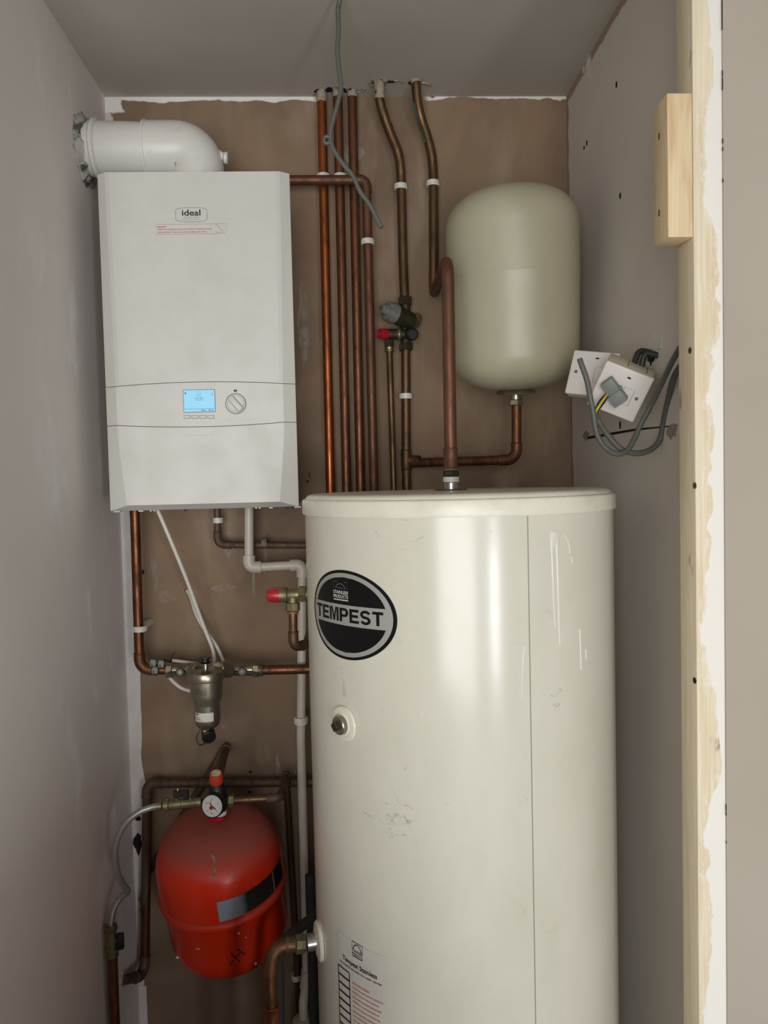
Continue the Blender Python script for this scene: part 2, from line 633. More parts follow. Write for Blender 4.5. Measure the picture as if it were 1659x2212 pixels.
def bold_letters(mb, word, u0_, v0_, w, h, fn):
    """heavy block capitals built stroke by stroke so that they follow the curved surface"""
    wd = {'M': 1.22, 'P': 1.04, 'S': 1.06}
    tot = sum(wd.get(c, 1.0) for c in word) + .15 * (len(word) - 1)
    x = 0.0
    for c in word:
        lw = wd.get(c, 1.0)

        def m(a, b, x=x, lw=lw):
            return fn(u0_ + (x + a * lw) / tot * w, v0_ + b * h)

        def quad(p, q, r, s):
            n = 3
            vs = []
            for i in range(n + 1):
                t = i / n
                vs += [m(p[0] + (q[0] - p[0]) * t, p[1] + (q[1] - p[1]) * t), m(s[0] + (r[0] - s[0]) * t, s[1] + (r[1] - s[1]) * t)]
            mb.add(vs, [(2 * i, 2 * i + 2, 2 * i + 3, 2 * i + 1) for i in range(n)])

        def rect(a, b, c_, d):
            quad((a, b), (c_, b), (c_, d), (a, d))

        def band(inner, outer):
            vs = []
            for a, b in zip(inner, outer):
                vs += [m(*a), m(*b)]
            mb.add(vs, [(2 * i, 2 * i + 2, 2 * i + 3, 2 * i + 1) for i in range(len(inner) - 1)])
        if c == 'T':
            rect(0, .8, 1, 1); rect(.365, 0, .635, .8)
        elif c == 'E':
            rect(0, 0, .28, 1); rect(.28, .81, 1, 1); rect(.28, .41, .93, .6); rect(.28, 0, 1, .19)
        elif c == 'M':
            rect(0, 0, .21, 1); rect(.79, 0, 1, 1)
            quad((.21, 1), (.33, 1), (.585, 0), (.415, 0)); quad((.67, 1), (.79, 1), (.585, 0), (.415, 0))
        elif c == 'P':
            rect(0, 0, .28, 1); rect(.28, .82, .62, 1); rect(.28, .36, .62, .54)
            an = [math.radians(90 - 180 * i / 10) for i in range(11)]
            band([(.62 + .1 * math.cos(a), .68 + .14 * math.sin(a)) for a in an], [(.62 + .38 * math.cos(a), .68 + .32 * math.sin(a)) for a in an])
        elif c == 'S':
            cen = [(.5 + .36 * math.cos(math.radians(a)), .71 + .21 * math.sin(math.radians(a)), a) for a in range(15, 271, 17)]
            cen += [(.5 + .36 * math.cos(math.radians(a)), .29 + .21 * math.sin(math.radians(a)), a) for a in range(73, -166, -17)]
            I, O = [], []
            for i, (px_, py_, _) in enumerate(cen):
                a, b = cen[max(0, i - 1)], cen[min(len(cen) - 1, i + 1)]
                d = V(((b[0] - a[0]), (b[1] - a[1]), 0)).normalized()
                I.append((px_ - d.y * .125, py_ + d.x * .095)); O.append((px_ + d.y * .125, py_ - d.x * .095))
            band(I, O)
        x += lw + .15
# ================================================================== the setting
def struct(name, mb, mat, parent=None, **k):
    o = mb.build(name, mat, parent, smooth=False, **k)
    if parent is None:
        o['kind'] = 'structure'
    return o


YR, XRR, XLL = -2.6, 2.4, -2.4           # the room behind the camera
SY0, SY1, SX0 = 1.045, 1.097, 0.483       # the stud at the cupboard's opening
floor = struct('floor', MB().slab((XLL - 0.1, YR - 0.1, -0.05), (XRR + 0.1, YB + 0.08, 0)), 'floor')
ceiling = struct('ceiling', MB().slab((XLL - 0.1, YR - 0.1, ZT), (XRR + 0.1, YB + 0.08, ZT + 0.06)), 'ceiling')
wall_back = struct('wall_back', MB().slab((XL - 0.1, YB, 0), (XR + 0.1, YB + 0.08, ZT)), 'wall_back')
wall_left = struct('wall_left', MB().slab((XL - 0.1, SY0, 0), (XL, YB, ZT)), 'wall_left')
wall_right = struct('wall_right', MB().slab((XR, SY1 + 0.001, 0), (XR + 0.1, YB, ZT)), 'wall_right')
wall_front = struct('wall_front', MB().slab((0.5235, SY0 - 0.003, 0), (XRR, SY0 + 0.0, ZT)).slab((XR, SY0, 0), (XRR, SY1, ZT)).slab((XLL, SY0 - 0.003, 0), (XL - 0.0, SY0, ZT)).slab((XLL, SY0, 0), (XL - 0.1, SY1, ZT)), 'wall_front')
struct('wall_far', MB().slab((XRR, YR, 0), (XRR + 0.1, SY0, ZT)), 'room_wall')
struct('wall_side', MB().slab((XLL - 0.1, YR, 0), (XLL, SY0, ZT)), 'room_wall')
WX0, WX1, WZ0, WZ1 = -1.35, 1.6, 0.12, 2.15        # tall glazed doors in the room behind the camera
struct('wall_rear', MB().slab((XLL - 0.1, YR - 0.1, 0), (WX0, YR, ZT)).slab((WX1, YR - 0.1, 0), (XRR + 0.1, YR, ZT))
       .slab((WX0, YR - 0.1, 0), (WX1, YR, WZ0)).slab((WX0, YR - 0.1, WZ1), (WX1, YR, ZT)), 'room_wall')
struct('light_blocker', MB().slab((-1.3, 0.10, 0), (-0.06, 0.62, 0.92)), 'room_wall')      # added unseen block, shades the cupboard's lower left


def ragged(c, ax, ay, rx, ry, n=22, jit=0.3, seed=1):
    rnd = random.Random(seed)
    return [V(c) + V(ax) * (rx * math.cos(2 * PI * i / n) * (1 + jit * (rnd.random() - 0.5) * 2)) +
            V(ay) * (ry * math.sin(2 * PI * i / n) * (1 + jit * (rnd.random() - 0.5) * 2)) for i in range(n)]


# broken plaster where the pipes go up through the ceiling
EXv, EYv, EZv = V((1, 0, 0)), V((0, 1, 0)), V((0, 0, 1))
hole = MB()
for i, (px_, py_, rx, ry) in enumerate(((690, 197, 0.011, 0.009), (711, 193, 0.008, 0.012), (750, 194, 0.010, 0.010), (810, 179, 0.010, 0.008), (842, 176, 0.014, 0.004), (891, 178, 0.009, 0.010))):
    q = atZ(px_, py_, ZT)
    hole.prism(ragged((q.x, min(q.y, YB - 0.02), ZT - 0.0015), EXv, EYv, rx, ry, seed=i), (0, 0, 0.0014))
hole.build('pipe_hole', 'hole', ceiling, smooth=False)
crumb = MB()
rnd = random.Random(4)
for (px_, py_, rx, ry) in ((686, 203, 0.012, 0.007), (732, 190, 0.022, 0.006), (775, 196, 0.01, 0.006), (804, 177, 0.008, 0.012), (848, 175, 0.024, 0.006), (820, 190, 0.012, 0.004), (905, 176, 0.022, 0.007), (926, 208, 0.013, 0.005), (782, 190, 0.01, 0.004)):
    q = atZ(px_, py_, ZT)
    for k in range(4):
        c = V((q.x + rnd.uniform(-rx, rx), min(q.y + rnd.uniform(-ry, ry), YB - 0.006), ZT - 0.002))
        crumb.box(c, (rnd.uniform(.5, 1) * rx, rnd.uniform(.6, 1.2) * ry, rnd.uniform(0.002, 0.004)), Matrix.Rotation(rnd.uniform(0, 3), 3, 'Z'), 0.0012, 1)
crumb.build('broken_plaster', 'plaster_broken', ceiling, smooth=False)['kind'] = 'stuff'

# dark screw slots, joint and torn patch on the plasterboard to the right
def on_right(x, y):
    return atX(x, y, XR)


for (x, y, hy, hz) in ((1332, 183, .0042, .0062), (1262, 319, .004, .004), (1268, 309, .004, .0055), (1340, 423, .0045, .0062), (1340, 918, .0045, .008)):
    q = on_right(x, y)
    MB().prism([q + EYv * (hy * math.cos(a)) + EZv * (hz * math.sin(a)) - EXv * 0.0008 for a in [2 * PI * k / 14 for k in range(14)]], (0.0007, 0, 0)).build('screw_hole', 'hole', wall_right, smooth=False)
a, b, c = on_right(1268, 946), on_right(1375, 929), on_right(1464, 919)
MB().prism([a - EXv * .0008 + EZv * .003, b - EXv * .0008 + EZv * .003, c - EXv * .0008 + EZv * .0006, c - EXv * .0008 - EZv * .0006, b - EXv * .0008 - EZv * .001, a - EXv * .0008 - EZv * .0035], (0.0007, 0, 0)).build('board_joint', 'hole', wall_right, smooth=False)
q = on_right(1415, 742)
MB().prism(ragged(q - EXv * 0.0022, EYv, EZv, 0.031, 0.020, 18, 0.26, 3), (0.002, 0, 0)).build('torn_paper', 'paper', wall_right, smooth=False)
q = on_right(1408, 768)
MB().prism(ragged(q - EXv * 0.001, EYv, EZv, 0.016, 0.016, 16, 0.3, 5), (0.0009, 0, 0)).build('cable_hole', 'hole', wall_right, smooth=False)
q = on_right(1452, 930)
MB().prism(ragged(q - EXv * 0.001, EYv, EZv, 0.026, 0.012, 14, 0.35, 8), (0.0009, 0, 0)).build('chipped_hole', 'plaster_broken', wall_right, smooth=False)
q = on_right(1266, 940)
MB().prism(ragged(q - EXv * 0.001, EYv, EZv, 0.02, 0.011, 14, 0.4, 9), (0.0009, 0, 0)).build('chipped_plaster', 'plaster_broken', wall_right, smooth=False)

# white painted strip down the back wall's left edge, ending in a broken edge
rnd = random.Random(11)
z0, z1 = at(290, 1920, YB).z, at(270, 1085, YB).z
pl = []
for i in range(41):
    z = z1 + (z0 - z1) * i / 40
    w = (0.020 + 0.012 * min(1, i / 14)) + rnd.uniform(-0.0012, 0.0012)
    if i > 24:
        w += 0.004 * math.sin(i * 0.9)
    if i == 40:
        w = 0.022
    pl.append(V((XL + w, YB - 0.004, z + (0.006 if i == 40 else 0))))
poly = [V((XL, YB - 0.004, z1))] + pl + [V((XL, YB - 0.004, z0 - 0.006))]
strip = struct('trim_1', MB().prism(poly, (0, 0.0039, 0)), 'plaster_white')
q = at(298, 1822, YB - 0.005)
MB().prism(ragged(q, EXv, EZv, 0.010, 0.026, 16, 0.25, 2), (0, 0.0009, 0)).build('broken_hole', 'hole', strip, smooth=False)
q = at(298, 1768, YB - 0.005)
MB().prism(ragged(q, EXv, EZv, 0.006, 0.007, 12, 0.4, 6), (0, 0.0009, 0)).build('broken_hole', 'hole', strip, smooth=False)
z0, z1 = at(300, 2212, YB).z - 0.12, at(292, 2130, YB).z
struct('trim_2', MB().slab((XL, YB - 0.002, z0), (XL + 0.018, YB - 0.0001, z1)), 'plaster_white')
# scattered drill holes in the back wall
hb = MB()
for i, (x, y, rx, rz) in enumerate(((285, 1236, .004, .008), (309, 1236, .003, .006), (284, 1384, .004, .005), (405, 1275, .006, .004), (664, 1040, .003, .003), (541, 1668, .004, .003), (539, 1711, .004, .003), (668, 1027, .0012, .008))):
    q = at(x, y, YB - 0.0009)
    hb.prism(ragged(q, EXv, EZv, rx, rz, 14, 0.35, i), (0, 0.0008, 0))
hb.build('drill_hole', 'hole', wall_back, smooth=False)['kind'] = 'stuff'

smr = MB()
for i, (x, y, rx, rz) in enumerate(((573, 1212, .006, .03), (548, 1262, .004, .03), (492, 1185, .007, .022), (330, 1240, .012, .04), (600, 1660, .006, .04), (640, 1690, .006, .03), (484, 1570, .008, .008), (360, 1290, .02, .014), (480, 1270, .03, .008), (656, 700, .014, .10), (760, 330, .03, .02))):
    smr.prism(ragged(at(x, y, YB - .0006), EXv, EZv, rx, rz, 20, .25, 40 + i), (0, .0005, 0))
smr.build('plaster_smear', 'smear', wall_back, smooth=False)['kind'] = 'stuff'
# gaps between the front wall's board and the stud
gp = MB()
for (ya, yb) in ((0, 65), (152, 166), (168, 195), (299, 310), (318, 326), (386, 394), (1738, 1752), (1754, 1762), (1818, 1822)):
    za, zb = at(1559, ya, SY0 - .003).z, at(1559, yb, SY0 - .003).z
    gp.slab((0.5225, SY0 - 0.0036, zb), (0.5236, SY0 - 0.0031, za))
gp.build('edge_gap', 'hole', wall_front, smooth=False)['kind'] = 'stuff'

# ------------------------------------------------------------------ stud and block
stud = MB().slab((SX0, SY0, 0.0), (XR - 0.001, SY1, ZT - 0.001), 0.002).build('timber_stud', 'pine_stud', None)
tag(stud, 'tall pale timber stud smeared with white plaster at cupboard opening', 'timber')
for (x, y, m) in ((1491, 757, 'screw'), (1501, 1049, 'screw'), (1501, 1470, 'hole')):
    q = atX(x, y, SX0)
    k = MB().cyl(q - EXv * 0.0008, q + EXv * 0.0004, 0.0045, seg=16).build('screw', m, stud)
    if m == 'screw':
        MB().box(q - EXv * 0.001, (0.0004, 0.005, 0.0012)).build('screw_slot', 'hole', k, smooth=False)
BX0 = at(1442, 360, SY0 + 0.001).x
zt, zb = at(1442, 200, SY0).z, at(1442, 512, SY0).z
blk = MB().slab((BX0, SY0 + 0.001, zb), (SX0 - 0.0005, SY1 - 0.001, zt), 0.0015).build('timber_block', 'pine_block', None)
tag(blk, 'short planed pine block screwed to the side of the tall stud', 'timber')
for y in (294, 460):
    q = atX(1424, y, BX0)
    MB().box(q - EXv * 0.0001, (0.0006, 0.0045, 0.009), None, 0.0002, 1).build('nail_hole', 'nail', blk, smooth=False)

# ================================================================== boiler
YF, YO = 1.600, 1.613
bl, br_ = at(211, 372, YO).x, at(625, 371, YO).x
bl2, br2 = at(238, 1103, YO).x, at(645, 1095, YO).x
BL, BR = (bl + bl2) / 2, (br_ + br2) / 2
BT = at(420, 371, YF).z
BBo = (at(238, 1103, YO).z + at(645, 1095, YO).z) / 2
BBi = (at(271, 1091, YF).z + at(602, 1085, YF).z) / 2
zb1 = [at(224, 836, YO).z, at(430, 825, YF).z, at(637, 831, YO).z]
zb2 = [at(227, 919, YO).z, at(430, 922, YF).z, at(640, 914, YO).z]
b1e, b1c = (zb1[0] + zb1[2]) / 2, zb1[1]
b2e, b2c = (zb2[0] + zb2[2]) / 2, zb2[1]
BXC = (BL + BR) / 2
boiler = thing('boiler', ((BL + BR) / 2, 1.73, BBo), 'white wall-hung gas boiler with a lit blue screen and dial', 'boiler')
MB().slab((BL + 0.013, 1.628, BBo + 0.008), (BR - 0.015, YB - 0.004, BT - 0.002), 0.004).build('casing', 'boiler', boiler)
MB().slab((BL + 0.006, YO + 0.004, BBo + 0.004), (BR - 0.006, 1.64, BT - 0.004)).build('backing', 'backing', boiler)


def inset(z):
    t1 = max(0, min(1, (BT - z) / (BT - b1e)))
    if z > b2e:
        return 0.0185 + 0.006 * t1
    s = (b2e - z) / (b2e - BBi)
    return 0.0245 + 0.0135 * s ** 1.3


def bpanel(name, zlo, zhi, lip=0.0):
    cols = [0.0, None] + list(range(17)) + [None, 1.0]
    nr = 8
    mb = MB()

    def pt(ci, rj):
        u_in = max(0, min(16, ci - 1)) / 16.0
        if ci == 0:
            X, outer = BL, True
        elif ci == 18:
            X, outer = BR, True
        else:
            outer = False
        s = rj / nr
        arch = 1 - (2 * u_in - 1) ** 2
        z = (zlo[0] + (zlo[1] - zlo[0]) * arch) * (1 - s) + (zhi[0] + (zhi[1] - zhi[0]) * arch) * s
        if outer and ci in (0, 18) and zlo[2] is not None and rj == 0:
            z = zlo[2]
        if outer:
            return V((X, YO, z))
        w = inset(z)
        return V((BL + w + (BR - BL - 2 * w) * u_in, YF, z))
    nc = 19
    vs = [pt(i, j) for j in range(nr + 1) for i in range(nc)]
    fs = [(j * nc + i, j * nc + i + 1, (j + 1) * nc + i + 1, (j + 1) * nc + i) for j in range(nr) for i in range(nc - 1)]
    n0 = len(vs)
    ring = [i for i in range(nc)] + [j * nc + nc - 1 for j in range(1, nr + 1)] + [nr * nc + i for i in range(nc - 2, -1, -1)] + [j * nc for j in range(nr - 1, 0, -1)]
    for k in ring:
        p = vs[k]
        vs.append(V((p.x, YO + 0.022, p.z)))
    m = len(ring)
    for k in range(m):
        fs.append((ring[k], n0 + k, n0 + (k + 1) % m, ring[(k + 1) % m]))
    mb.add(vs, fs)
    return mb.build(name, 'boiler', boiler, sharp=12)


G = 0.0006
top_panel = bpanel('upper_panel', (b1e + G, b1c + G, None), (BT, BT, None))
control = bpanel('control_panel', (b2e + G, b2c + G, None), (b1e - G, b1c - G, None))
lower = bpanel('lower_panel', (BBi, BBi, BBo), (b2e - G, b2c - G, None))
w = inset(BBi)
MB().add([(BL, YO, BBo), (BL + w, YF + .0005, BBi), (BR - w, YF + .0005, BBi), (BR, YO, BBo), (BL, YO + .02, BBo - .001), (BR, YO + .02, BBo - .001)],
         [(0, 1, 2, 3), (0, 3, 5, 4)]).build('lower_lip', 'boiler_grey', boiler, smooth=False)
MB().slab((BL + 0.012, YO + 0.02, BBo), (BR - 0.012, YB - 0.004, BBo + 0.007)).build('base_plate', 'boiler_grey', boiler)
for (x, w_) in ((252, .014), (304, .01), (325, .004), (333, .004), (553, .004), (561, .004), (585, .008), (643, .014)):
    q = at(x, 1102 - (x - 238) * 0.017, YO)
    MB().box((q.x, YO + 0.006, BBo - 0.0015), (w_, 0.012, 0.0025), None, 0.0006, 1).build('clip', 'plastic', boiler)
for x in (397, 620, 631):
    q = at(x, 1101 - (x - 238) * 0.017, YO)
    MB().cyl((q.x, YO + 0.016, BBo - 0.004), (q.x, YO + 0.016, BBo), 0.003, seg=10).build('fixing_screw', 'dark', boiler)
q = at(541, 368, 1.7)
MB().cyl((q.x, 1.70, BT - 0.002), (q.x, 1.70, BT + 0.012), 0.009, seg=14, bev=0.003).build('air_vent', 'black', boiler)

for s in (0, 1):
    mb = MB()
    w_a, w_b = inset(BT) + .0022, inset(b1e) + .0022
    for o_ in (0, .0035):
        xa = BL + w_a + o_ if s == 0 else BR - w_a - o_
        xb = BL + w_b + o_ if s == 0 else BR - w_b - o_
        mb.add([(xa - .0004, YF - .0004, BT - .002), (xa + .0004, YF - .0004, BT - .002), (xb + .0004, YF - .0004, b1e + .002), (xb - .0004, YF - .0004, b1e + .002)], [(0, 1, 2, 3)])
    mb.build('panel_groove', simple('groove_line', (188, 186, 180), .5), top_panel, smooth=False)
# logo badge
q0, q1 = at(380, 479, YF), at(447, 449, YF)
W_, H_ = q1.x - q0.x, q1.z - q0.z
fn = planar((q0.x, YF - 0.0006, q0.z), (1, 0, 0), (0, 0, 1))


def outline(mb, pts, wdt, fnn, closed=True):
    n = len(pts)
    vs, fs = [], []
    for i in range(n):
        a, b = pts[(i - 1) % n] if closed or i else pts[i], pts[(i + 1) % n] if closed or i < n - 1 else pts[i]
        d = V((b[0] - a[0], b[1] - a[1], 0)).normalized()
        nx, ny = -d.y * wdt / 2, d.x * wdt / 2
        vs += [fnn(pts[i][0] + nx, pts[i][1] + ny), fnn(pts[i][0] - nx, pts[i][1] - ny)]
    for i in range(n if closed else n - 1):
        j = (i + 1) % n
        fs.append((2 * i, 2 * j, 2 * j + 1, 2 * i + 1))
    mb.add(vs, fs)


rim = []
cr = 0.004
for (ccx, ccy, a0) in ((W_ - cr, H_ - cr - .002, 0), (cr, H_ - cr - .002, 90), (cr, cr + .002, 180), (W_ - cr, cr + .002, 270)):
    for k in range(5):
        a = math.radians(a0 + 90 * k / 4)
        rim.append((ccx + cr * math.cos(a), ccy + cr * math.sin(a)))
    if a0 == 0:
        rim += [(W_ * s, H_ - .002 + .003 * (1 - (2 * s - 1) ** 2)) for s in (.85, .7, .5, .3, .15)]
    if a0 == 180:
        rim += [(W_ * s, .002 - .003 * (1 - (2 * s - 1) ** 2)) for s in (.15, .3, .5, .7, .85)]
lb = MB()
outline(lb, rim, 0.0007, fn)
outline(lb, [(W_ * s, .0046 - .0014 * (1 - (2 * (s - .2) / .6 - 1) ** 2)) for s in (.2, .3, .4, .5, .6, .7, .8)], 0.0005, fn, False)
lb.build('logo_outline', 'print_grey', top_panel, smooth=False)
lb = MB()
text(lb, 'ideal', W_ * .2, H_ * .43, W_ * .59, H_ * .44, fn, 0.016)
lb.build('logo_lettering', 'print_black', top_panel, smooth=False)
lb = MB()
text(lb, 'H E A T I N G', W_ * .27, H_ * .235, W_ * .46, H_ * .105, fn, 0.004)
lb.build('logo_lettering', 'print_grey', top_panel, smooth=False)

# warning sticker
q0, q1 = at(335, 507, YF), at(488, 484, YF)
SW, SH = q1.x - q0.x, q1.z - q0.z
st = MB().box(((q0.x + q1.x) / 2, YF - 0.0004, (q0.z + q1.z) / 2), (SW, 0.0006, SH)).build('warning_sticker', 'boiler', top_panel, smooth=False)
fn = planar((q0.x, YF - 0.0010, q0.z), (1, 0, 0.006), (0, 0, 1))
lb = MB()
text(lb, 'WARNING:', .003, SH * .68, SW * .14, SH * .13, fn, 0.03)
text(lb, 'Read the Installation Instructions before installing the boiler.', .006, SH * .40, SW * .77, SH * .17, fn, 0.018)
text(lb, "Read the User's Instructions before lighting the boiler.", .006, SH * .12, SW * .69, SH * .17, fn, 0.018)
lb.build('sticker_lettering', 'print_red', st, smooth=False)
lb = MB()
outline(lb, [(0.0003, 0.0003), (SW - .0003, .0003), (SW - .0003, SH - .0003), (.0003, SH - .0003)], 0.0004, fn)
outline(lb, [(SW * .86, SH * .95), (SW * .90, SH * .72), (SW * .92, SH * .45), (SW * .95, SH * .3), (SW * .97, SH * .4)], 0.0006, fn, False)
text(lb, '206 248', SW * .86, SH * .1, SW * .09, SH * .09, fn)
lb.build('sticker_outline', 'print_grey', st, smooth=False)

# screen, buttons, dial
q0, q1 = at(398, 890, YF), at(463, 842, YF)
W_, H_ = q1.x - q0.x, q1.z - q0.z
xc, zc = (q0.x + q1.x) / 2, (q0.z + q1.z) / 2
MB().box((xc, YF, zc), (W_ + .0025, .0012, H_ + .0025), None, .0004, 1).build('screen_surround', 'print_grey', control)
scr = MB().box((xc, YF - .0004, zc), (W_, .0012, H_)).build('display_screen', 'screen', control, smooth=False)
tag(scr, 'lit pale blue screen')
fn = planar((q0.x, YF - .0013, q0.z), (1, 0, 0), (0, 0, 1))
lb = MB()
outline(lb, [(.001, H_ * .13), (W_ - .001, H_ * .13)], .0006, fn, False)
for (a, b, c, d) in ((.44, .72, .1, .22), (.44, .72, .1, .08),):
    outline(lb, [(W_ * a, H_ * b), (W_ * (a + c), H_ * b), (W_ * (a + c), H_ * (b + d)), (W_ * a, H_ * (b + d))], .0004, fn)
text(lb, 'Set at 60°C', W_ * .36, H_ * .60, W_ * .28, H_ * .07, fn)
text(lb, 'Target 60°C', W_ * .38, H_ * .50, W_ * .25, H_ * .07, fn)
text(lb, 'Menu', W_ * .57, H_ * .035, W_ * .15, H_ * .06, fn, .02)
text(lb, 'Mode', W_ * .80, H_ * .035, W_ * .15, H_ * .06, fn, .02)
lb.build('screen_lettering', 'blue', scr, smooth=False)
lb = MB()
lb.add([fn(W_ * .06 + .0022 * math.cos(a) * (1 + .3 * math.sin(2 * a)), H_ * .86 + .0016 * math.sin(a)) for a in [2 * PI * k / 16 for k in range(16)]], [tuple(range(16))])
lb.build('leaf_symbol', simple('green_print', (20, 130, 70), .5), scr, smooth=False)
lb = MB()
lb.add([fn(W_ * (.925 + .035 * a), H_ * (.82 + .11 * b)) for a, b in ((-1, -1), (1, -1), (1, .1), (.5, .9), (-.2, .3), (-1, .2))], [tuple(range(6))])
lb.build('flame_symbol', 'print_white', scr, smooth=False)
for x in (404.5, 421.5, 438.5, 455.5):
    q = at(x, 900.5, YF)
    b = MB().box((q.x, YF, q.z), (.0138, .001, .0068), None, .0004, 1).build('push_button', 'print_grey', control)
    MB().box((q.x, YF - .0004, q.z), (.0124, .0014, .0054), None, .0005, 1).build('button_cap', 'boiler', b)
q = at(509.5, 872, YF)
dial = MB().cyl((q.x, YF + .001, q.z), (q.x, YF - .0012, q.z), .0214, seg=40).build('control_dial', 'print_grey', control)
MB().cyl((q.x, YF - .0005, q.z), (q.x, YF - .004, q.z), .0202, .0196, 40, .0008).build('dial_rim', 'boiler', dial)
Rz = Matrix.Rotation(math.radians(-48), 3, 'Y') @ Matrix.Rotation(math.radians(0), 3, 'X')
a_ = math.radians(-50)
dx, dz = V((math.cos(a_), 0, math.sin(a_))), V((-math.sin(a_), 0, math.cos(a_)))
MB().box((q.x, YF - .0075, q.z), (.036, .009, .012), Matrix((dx, EYv, dz)).transposed(), .002).build('dial_grip', 'boiler', dial)
fn = planar((q.x, YF - .0045, q.z), dx, dz)
lb = MB()
for s in (-1, 1):
    outline(lb, [(.0165 * math.cos(math.radians(t)), s * .0165 * math.sin(math.radians(t))) for t in range(28, 153, 8)], .0006, fn, False)
    outline(lb, [(-.0165, s * .0068), (.0165, s * .0068)], .0005, fn, False)
lb.build('dial_line', 'print_grey', dial, smooth=False)
q = at(508.5, 844, YF - .0006)
fn = planar(q, (1, 0, 0), (0, 0, 1))
lb = MB()
for k in range(4):
    lb.add([fn(-.003 + .0016 * k, -.0026), fn(-.0019 + .0016 * k, -.0026), fn(-.0019 + .0016 * k, .0026), fn(-.003 + .0016 * k, .0026)], [(0, 1, 2, 3)])
lb.add([fn(-.0035, -.0012), fn(.0035, -.0012), fn(.0035, .0012), fn(-.0035, .0012)], [(0, 1, 2, 3)])
lb.build('radiator_symbol', 'print_grey', control, smooth=False)
q0 = at(400, 939, YF - .0006)
q1 = at(463, 939, YF - .0006)
lb = MB()
outline(lb, [((q1.x - q0.x) * s, -.0022 * (1 - (2 * s - 1) ** 2)) for s in [k / 10 for k in range(11)]], .0006, planar(q0, (1, 0, 0), (0, 0, 1)), False)
lb.build('grip_line', simple('faint_line', (186, 184, 178), .5), lower, smooth=False)

# ================================================================== flue
FY = 1.70
pw, pe = at(205, 328, FY), at(430, 325, FY)
fz = at(320, 326, FY).z
r_f = 0.0585
xv = at(428, 345, FY).x
flue = thing('boiler_flue', (xv, FY, BT), 'white flue pipe bending from boiler top through the side wall', 'flue')
x_j = at(320, 330, FY).x
x_c = at(211, 330, FY).x
MB().tube([(XL + .0005, FY, fz + .004), (x_j, FY, fz)], r_f - .002, 40).build('flue_pipe', 'flue', flue)
MB().lathe([(r_f - .004, 0), (r_f + .0005, 0), (r_f + .004, .003), (r_f + .004, .009), (r_f, .012), (r_f - .004, .012)], (x_c - .004, FY, fz + .003), (1, 0, -.01), 40).build('collar', 'flue', flue)
el = rounded([(x_j - .004, FY, fz), (xv, FY, fz), (xv, FY, BT - .001)], .058, 14)
MB().tube(el, [r_f + .0015 - .006 * (i / (len(el) - 1)) for i in range(len(el))], 40).build('elbow', 'flue', flue)
MB().lathe([(r_f, 0), (r_f + .003, .001), (r_f + .003, .006), (r_f, .008)], (x_j - .004, FY, fz), (1, 0, 0), 40).build('elbow_rim', 'flue', flue)
q = at(484, 341, FY)
boss = MB().cyl((q.x - .028, FY, q.z + .006), (q.x - .001, FY, q.z), .019, .0105, 24).build('test_point', 'flue', flue)
MB().nut((q.x, FY, q.z), (q.x + .0085, FY, q.z - .001), .0125, 12).build('test_cap', 'flue', boss)
rnd = random.Random(21)
mo = MB()
prof = []
vs, fs = [], []
N = 40
for j, (off, xx) in enumerate(((-.001, .014), (.003, .011), (.009, .004), (.013, .0004))):
    for k in range(N):
        a = 2 * PI * k / N
        rr = r_f + off * (1 + rnd.uniform(-.35, .45)) + (.006 if math.sin(a) < -.5 and j > 1 else 0)
        vs.append(V((XL + xx * (1 + rnd.uniform(-.35, .35) * (j < 3)), FY + rr * math.cos(a), fz + .004 + rr * math.sin(a))))
for j in range(3):
    for k in range(N):
        fs.append((j * N + k, j * N + (k + 1) % N, (j + 1) * N + (k + 1) % N, (j + 1) * N + k))
mo.add(vs, fs).build('flue_mortar', 'mortar', wall_left, sharp=20)

# ================================================================== hot water cylinder
zb_, zl, zt_ = 1.4425, 1.4685, 1.4775
LR = CR + .0042
cyl = thing('hot_water_cylinder', (CX, CY, 0), 'tall white hot water cylinder with an oval black badge', 'cylinder')
MB().lathe([(0, 0.0), (CR - .004, 0), (CR, .004), (CR, zb_ + .01), (0, zb_ + .01)], (CX, CY, 0), EZv, 160).build('tank_shell', 'cylinder', cyl)
lid = MB().lathe([(CR - .001, zb_), (LR, zb_), (LR + .0008, zb_ + .004), (LR, zl - .004), (LR - .001, zl - .0012), (LR - .0035, zl), (LR - .0055, zl), (LR - .006, zl + .0006),
                  (LR - .0075, zl + .0034), (LR - .011, zl + .0062), (LR - .017, zl + .0082), (LR - .026, zt_ - .0003), (.05, zt_), (0, zt_)], (CX, CY, 0), EZv, 160).build('cylinder_lid', 'lid', cyl, sharp=50)
th, _ = cyl_hit(1148, 1650)
sm = MB()
sm.grid(lambda u, v: cyl_pt(th + (u - .5) * .0055, .001 + v * (zb_ - .002), .0006), 2, 40)
sm.build('shell_seam', simple('seam_line', (150, 145, 130), .5), cyl)  # thin darker strip marking the shell's vertical seam

# oval badge
tA, _ = cyl_hit(680.5, 1332)
tB, _ = cyl_hit(858.5, 1336)
tc, ah = (tA + tB) / 2, (tB - tA) / 2
_, zTop = cyl_hit(748, 1232)
_, zBot = cyl_hit(776, 1430)
zc, bh = (zTop + zBot) / 2, (zTop - zBot) / 2
aw = ah * CR


def cfn(off):
    return lambda u, v: cyl_pt(tc + u / CR, zc + v, off)


